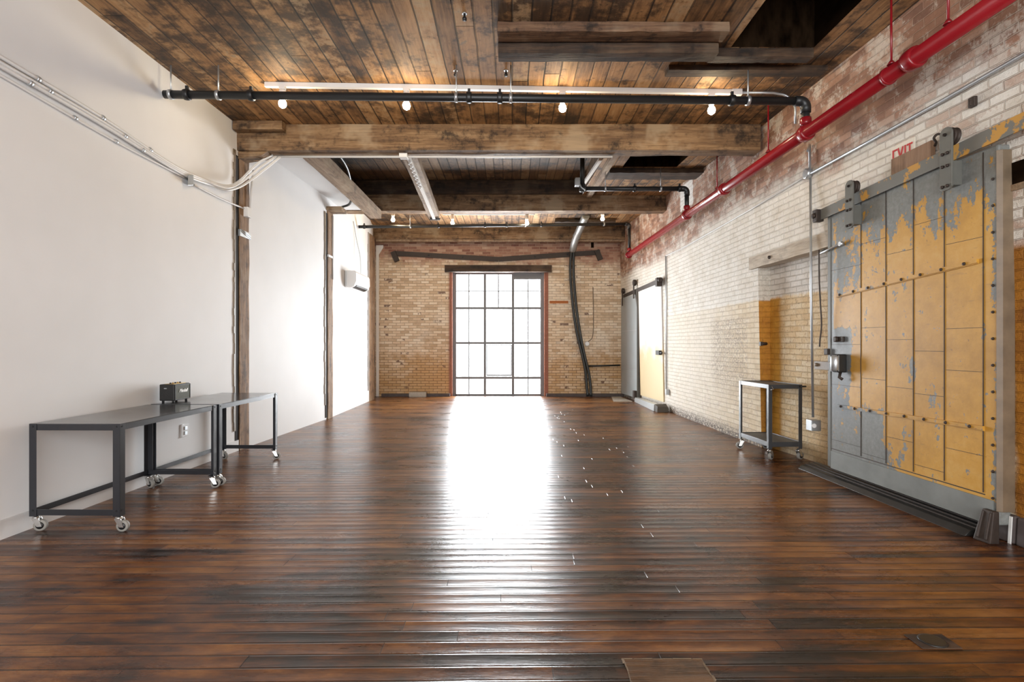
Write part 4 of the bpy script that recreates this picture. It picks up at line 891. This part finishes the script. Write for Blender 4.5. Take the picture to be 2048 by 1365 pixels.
# ------------------------------------------------------------------ floor marks
a = PZ(1245, 1318, 0); 
pt = thing('floor_patch', 'square wooden patch let into the floor nearest the camera', 'patch', (.6, 2.05, 0))
mk('patch_board', MB().box(.455, .775, 1.72, 2.155, .0005, .005), M['patch'], pt, bevel=.002)
mb = MB(); random.seed(12)
for p, q, n in (((.455, 1.72), (.455, 2.155), 16), ((.775, 1.72), (.775, 2.155), 16), ((.455, 2.155), (.775, 2.155), 8)):
    for i in range(n):
        a_, b_ = Vector((*p, .004)).lerp(Vector((*q, .004)), i/n), Vector((*p, .004)).lerp(Vector((*q, .004)), (i+1)/n); j = Vector((random.uniform(-.003, .003), random.uniform(-.003, .003), 0))
        mb.bar(a_+j, b_+j, random.uniform(.002, .010) if n > 10 else random.uniform(.001, .004), .004)
mk('worn_edge', mb, M['wrap'], pt)
c = PZ(1865, 1285, 0)
dp = thing('floor_plug', 'dark metal oval cap set in the floorboards', 'plug', (c.x, c.y, 0))
mk('plate', MB().box(c.x-.085, c.x+.085, c.y-.055, c.y+.055, .0005, .005), M['beam_dark'], dp, bevel=.002)
mb = MB(); mb.lathe((c.x, c.y, .005), (0, 0, 1), [(0, .055), (.004, .052), (.005, .045)], 20); mk('disc', mb, M['steel_dark'], dp)

# ------------------------------------------------------------------ tables, casters
def caster(parent, x, y, swivel=0.0, z=0.0, s=1.0):
    R = Matrix.Translation((x, y, z)) @ Matrix.Rotation(swivel, 4, 'Z') @ Matrix.Scale(s, 4)
    def fin(mb): mb.b.transform(R); return mb
    k = MB(); k.lathe((0, 0, .092), (0, 0, 1), [(0, .022), (.008, .022), (.012, .012), (.022, .012)], 14)
    for sx in (-.019, .019): k.hexa([(sx-.0025, .012, .034), (sx+.0025, .012, .034), (sx+.0025, .04, .034), (sx-.0025, .04, .034)], [(sx-.0025, -.02, .094), (sx+.0025, -.02, .094), (sx+.0025, .022, .094), (sx-.0025, .022, .094)])
    k.box(-.021, .021, -.02, .022, .088, .093)
    c_ = mk('caster', fin(k), M['chrome'], parent, local=True)
    mk('wheel', fin(MB().lathe((-.0135, .026, .04), (1, 0, 0), [(0, .026), (0, .036), (.004, .04), (.023, .04), (.027, .036), (.027, .026)], 24)), M['rubber'], c_, local=True)
    mk('hub', fin(MB().lathe((-.0155, .026, .04), (1, 0, 0), [(0, .006), (0, .024), (.031, .024), (.031, .006)], 18)), M['hub'], c_, local=True)
    return c_
def angle_leg(mb, x, y, sx, sy, z0, z1, w=.05, th=.004):
    mb.box(min(x, x-sx*w), max(x, x-sx*w), min(y, y-sy*th), max(y, y-sy*th), z0, z1)
    mb.box(min(x, x-sx*th), max(x, x-sx*th), min(y, y-sy*w), max(y, y-sy*w), z0, z1)
    return mb
def make_table(label, loc, rz):
    t = thing('rolling_table', label, 'table', loc, rz, 'rolling tables along the white wall')
    W2, L2, TZ = .315, .58, .747
    mk('tabletop', MB().box(-W2+.004, W2-.004, -L2+.004, L2-.004, TZ-.006, TZ), M['table_top'], t, local=True, bevel=.002)
    for sx in (-1, 1):
        for sy in (-1, 1):
            lg = mk('leg', angle_leg(MB(), sx*W2, sy*L2, sx, sy, .112, TZ), M['table'], t, local=True, bevel=.0015)
            mb = MB()
            for z in (TZ-.02, .15): mb.lathe((sx*(W2-.025), sy*L2, z), (0, sy, 0), [(0, .007), (.003, .006)], 10); mb.lathe((sx*W2, sy*(L2-.025), z), (sx, 0, 0), [(0, .007), (.003, .006)], 10)
            mk('bolt', mb, M['hub'], lg, local=True)
            mk('foot_plate', MB().box(sx*W2-(.05 if sx > 0 else 0), sx*W2+(.05 if sx < 0 else 0), sy*L2-(.05 if sy > 0 else 0), sy*L2+(.05 if sy < 0 else 0), .110, .114), M['table'], lg, local=True)
            caster(t, sx*(W2-.026), sy*(L2-.026), {(-1, -1): -1.25, (1, -1): -1.45, (-1, 1): -1.9, (1, 1): -1.2}[(sx, sy)])
    for sx in (-1, 1): mk('apron', MB().box(min(sx*(W2-.005), sx*(W2-.009)), max(sx*(W2-.005), sx*(W2-.009)), -L2+.02, L2-.02, TZ-.046, TZ-.006), M['table'], t, local=True)
    for sy in (-1, 1): mk('apron', MB().box(-W2+.02, W2-.02, min(sy*(L2-.005), sy*(L2-.009)), max(sy*(L2-.005), sy*(L2-.009)), TZ-.046, TZ-.006), M['table'], t, local=True)
    for sy in (-1, 1): mk('lower_rail', MB().box(-W2+.02, W2-.02, min(sy*(L2-.005), sy*(L2-.012)), max(sy*(L2-.005), sy*(L2-.012)), .116, .156), M['table'], t, local=True)
    mk('lower_rail', MB().box(-W2+.005, -W2+.012, -L2+.02, L2-.02, .116, .156), M['table'], t, local=True)
    return t
make_table('nearer charcoal steel table on casters, by the white wall', (-2.995, 4.195, 0), -.012)
t2 = make_table('farther charcoal steel table on casters, holding the black speaker', (-2.975, 5.385, 0), -.012)

# speaker
sx0, sx1, sy0, sy1, sz0, sz1 = -3.30, -3.155, 4.93, 5.175, .764, .918
spk = thing('speaker', 'small black amplifier style speaker on the farther table', 'speaker', ((sx0+sx1)/2, (sy0+sy1)/2, .747))
mk('cabinet', MB().box(sx0, sx1-.006, sy0, sy1, sz0, sz1), M['vinyl'], spk, bevel=.007)
mk('grille', MB().box(sx1-.006, sx1-.001, sy0+.012, sy1-.012, sz0+.012, sz1-.012), M['grille'], spk)
mb = MB(); a, b, c, d = sy0+.006, sy1-.006, sz0+.006, sz1-.006
mb.box(sx1-.006, sx1+.002, a, b, c, c+.006).box(sx1-.006, sx1+.002, a, b, d-.006, d).box(sx1-.006, sx1+.002, a, a+.006, c+.006, d-.006).box(sx1-.006, sx1+.002, b-.006, b, c+.006, d-.006)
mk('grille_piping', mb, M['vinyl'], spk)
mk('top_panel', MB().box(sx0+.03, sx1-.03, sy0+.03, sy1-.03, sz1-.002, sz1+.003), M['brass'], spk)
for i in range(5): mk('knob', MB().lathe(((sx0+sx1)/2, sy0+.05+i*.036, sz1+.003), (0, 0, 1), [(0, .009), (.01, .008), (.011, .004)], 12), M['brass' if i % 2 else 'vinyl'], spk)
for x in (sx0+.02, sx1-.03):
    for y in (sy0+.025, sy1-.025): mk('foot', MB().lathe((x, y, .7475), (0, 0, 1), [(0, .010), (.017, .012)], 12), M['hub'], spk)
mk('side_badge', MB().box(sx0+.045, sx0+.07, sy0-.002, sy0+.001, sz0+.112, sz0+.12), M['galv'], spk)
def text(name, body, size, loc, rot, mat, parent, shear=0.0, ext=.001, offset=0.0):
    cu = bpy.data.curves.new(name, 'FONT'); cu.body = body; cu.size = size; cu.extrude = ext; cu.align_x = 'CENTER'; cu.align_y = 'CENTER'; cu.shear = shear; cu.offset = offset
    cu.space_character = .88
    tmp = bpy.data.objects.new(name+'_curve', cu); C.objects.link(tmp)
    bpy.context.view_layer.update()
    me = bpy.data.meshes.new_from_object(tmp.evaluated_get(bpy.context.evaluated_depsgraph_get()))
    bpy.data.objects.remove(tmp)
    me.materials.clear(); me.materials.append(mat)
    me.transform(FR[parent.name].inverted() @ Matrix.Translation(Vector(loc)) @ rot)
    o = bpy.data.objects.new(name, me); C.objects.link(o); o.parent = parent; return o
# reads along +Y as seen from inside the room
rot = Matrix(((0, 0, 1, 0), (1, 0, 0, 0), (0, 1, 0, 0), (0, 0, 0, 1)))
text('logo_lettering', 'Marshall', .042, (sx1+.002, (sy0+sy1)/2+.005, sz0+.088), rot, M['script'], spk, .35, .0015, .0012)

# ------------------------------------------------------------------ utility cart
def make_cart():
    A_ = Vector((2.86, 5.87, 0)); B_ = Vector((2.825, 6.55, 0))
    rz = math.atan2(B_.y-A_.y, B_.x-A_.x)-PI/2
    ctr = A_ + (B_-A_)/2 + Vector((math.cos(rz), math.sin(rz), 0))*.19
    t = thing('utility_cart', 'grey two shelf metal cart on casters before the brick wall', 'cart', ctr, rz)
    W2, L2, TZ = .19, .34, .845
    def shelf(z, lip):
        o = mk('shelf', MB().box(-W2+.004, W2-.004, -L2+.004, L2-.004, z-.004, z), M['cart_mat'], t, local=True)
        mb = MB()
        for s in (-1, 1):
            mb.box(min(s*W2, s*(W2-.004)), max(s*W2, s*(W2-.004)), -L2, L2, z-lip, z+.008)
            mb.box(-W2+.004, W2-.004, min(s*L2, s*(L2-.004)), max(s*L2, s*(L2-.004)), z-lip, z+.008)
        mk('shelf_lip', mb, M['cart'], o, local=True, bevel=.0015)
        return o
    shelf(TZ-.008, .038); shelf(.195, .045)
    for sx in (-1, 1):
        for sy in (-1, 1):
            mk('leg', angle_leg(MB(), sx*(W2+.003), sy*(L2+.003), sx, sy, .125, TZ, .042, .004), M['cart'], t, local=True, bevel=.0015)
            caster(t, sx*(W2-.025), sy*(L2-.025), {(-1, -1): -.9, (1, -1): -1.2, (-1, 1): 1.3, (1, 1): 1.2}[(sx, sy)], 0, 1.1)
    mb = MB(); y = -L2-.02
    mb.tube([(W2-.03, -L2-.003, TZ-.02), (W2-.02, -L2-.02, TZ-.02), (W2+.035, -L2-.02, TZ-.02)], .009, 8)
    mk('tow_hook', mb, M['hub'], t, local=True)
    mk('corner_handle', MB().tube([(-W2+.03, -L2-.004, TZ-.02), (-W2+.04, -L2-.02, TZ-.05), (-W2+.005, -L2-.03, TZ-.055)], .006, 8), M['chrome'], t, local=True)
    return t
make_cart()

# ------------------------------------------------------------------ light
w = bpy.data.worlds.new('sky'); bpy.context.scene.world = w; w.use_nodes = True
w.node_tree.nodes['Background'].inputs[0].default_value = (.97, .985, 1.0, 1); w.node_tree.nodes['Background'].inputs[1].default_value = 6.0
def area(name, loc, rot, sx, sy, power, col=(1, 1, 1)):
    l = bpy.data.lights.new(name, 'AREA'); l.shape = 'RECTANGLE'; l.size, l.size_y = sx, sy; l.energy = power; l.color = col
    o = bpy.data.objects.new(name, l); C.objects.link(o); o.location = loc; o.rotation_euler = rot; return o
area('fill_light_behind_camera', (0, -3.7, 2.1), (math.radians(90), 0, 0), 6.0, 3.0, 640, (.95, .975, 1))  # added fill lamp behind the camera; the wall there has no window
area('daylight_outside_window', ((WX0+WX1)/2, YB+.7, 1.75), (math.radians(-90), 0, 0), 3.0, 3.5, 1350, (.96, .985, 1))

# ------------------------------------------------------------------ camera
cam = bpy.data.cameras.new('camera'); co = bpy.data.objects.new('camera', cam); C.objects.link(co)
cam.sensor_width = 36; cam.lens = F/2048*36; cam.shift_y = (HY-682.5)/2048; cam.clip_start = .05
co.location = (0, 0, H); co.rotation_euler = (PI/2, 0, 0)
sc = bpy.context.scene; sc.camera = co
sc.view_settings.view_transform = 'Standard'; sc.view_settings.look = 'None'; sc.view_settings.exposure = 0.0
sc.cycles.use_denoising = True
sc.cycles.max_bounces = 7; sc.cycles.diffuse_bounces = 5; sc.cycles.glossy_bounces = 3; sc.cycles.use_adaptive_sampling = True; sc.cycles.adaptive_threshold = .03; sc.cycles.transparent_max_bounces = 8
sc.cycles.sample_clamp_indirect = 8.0; sc.cycles.caustics_reflective = False; sc.cycles.caustics_refractive = False
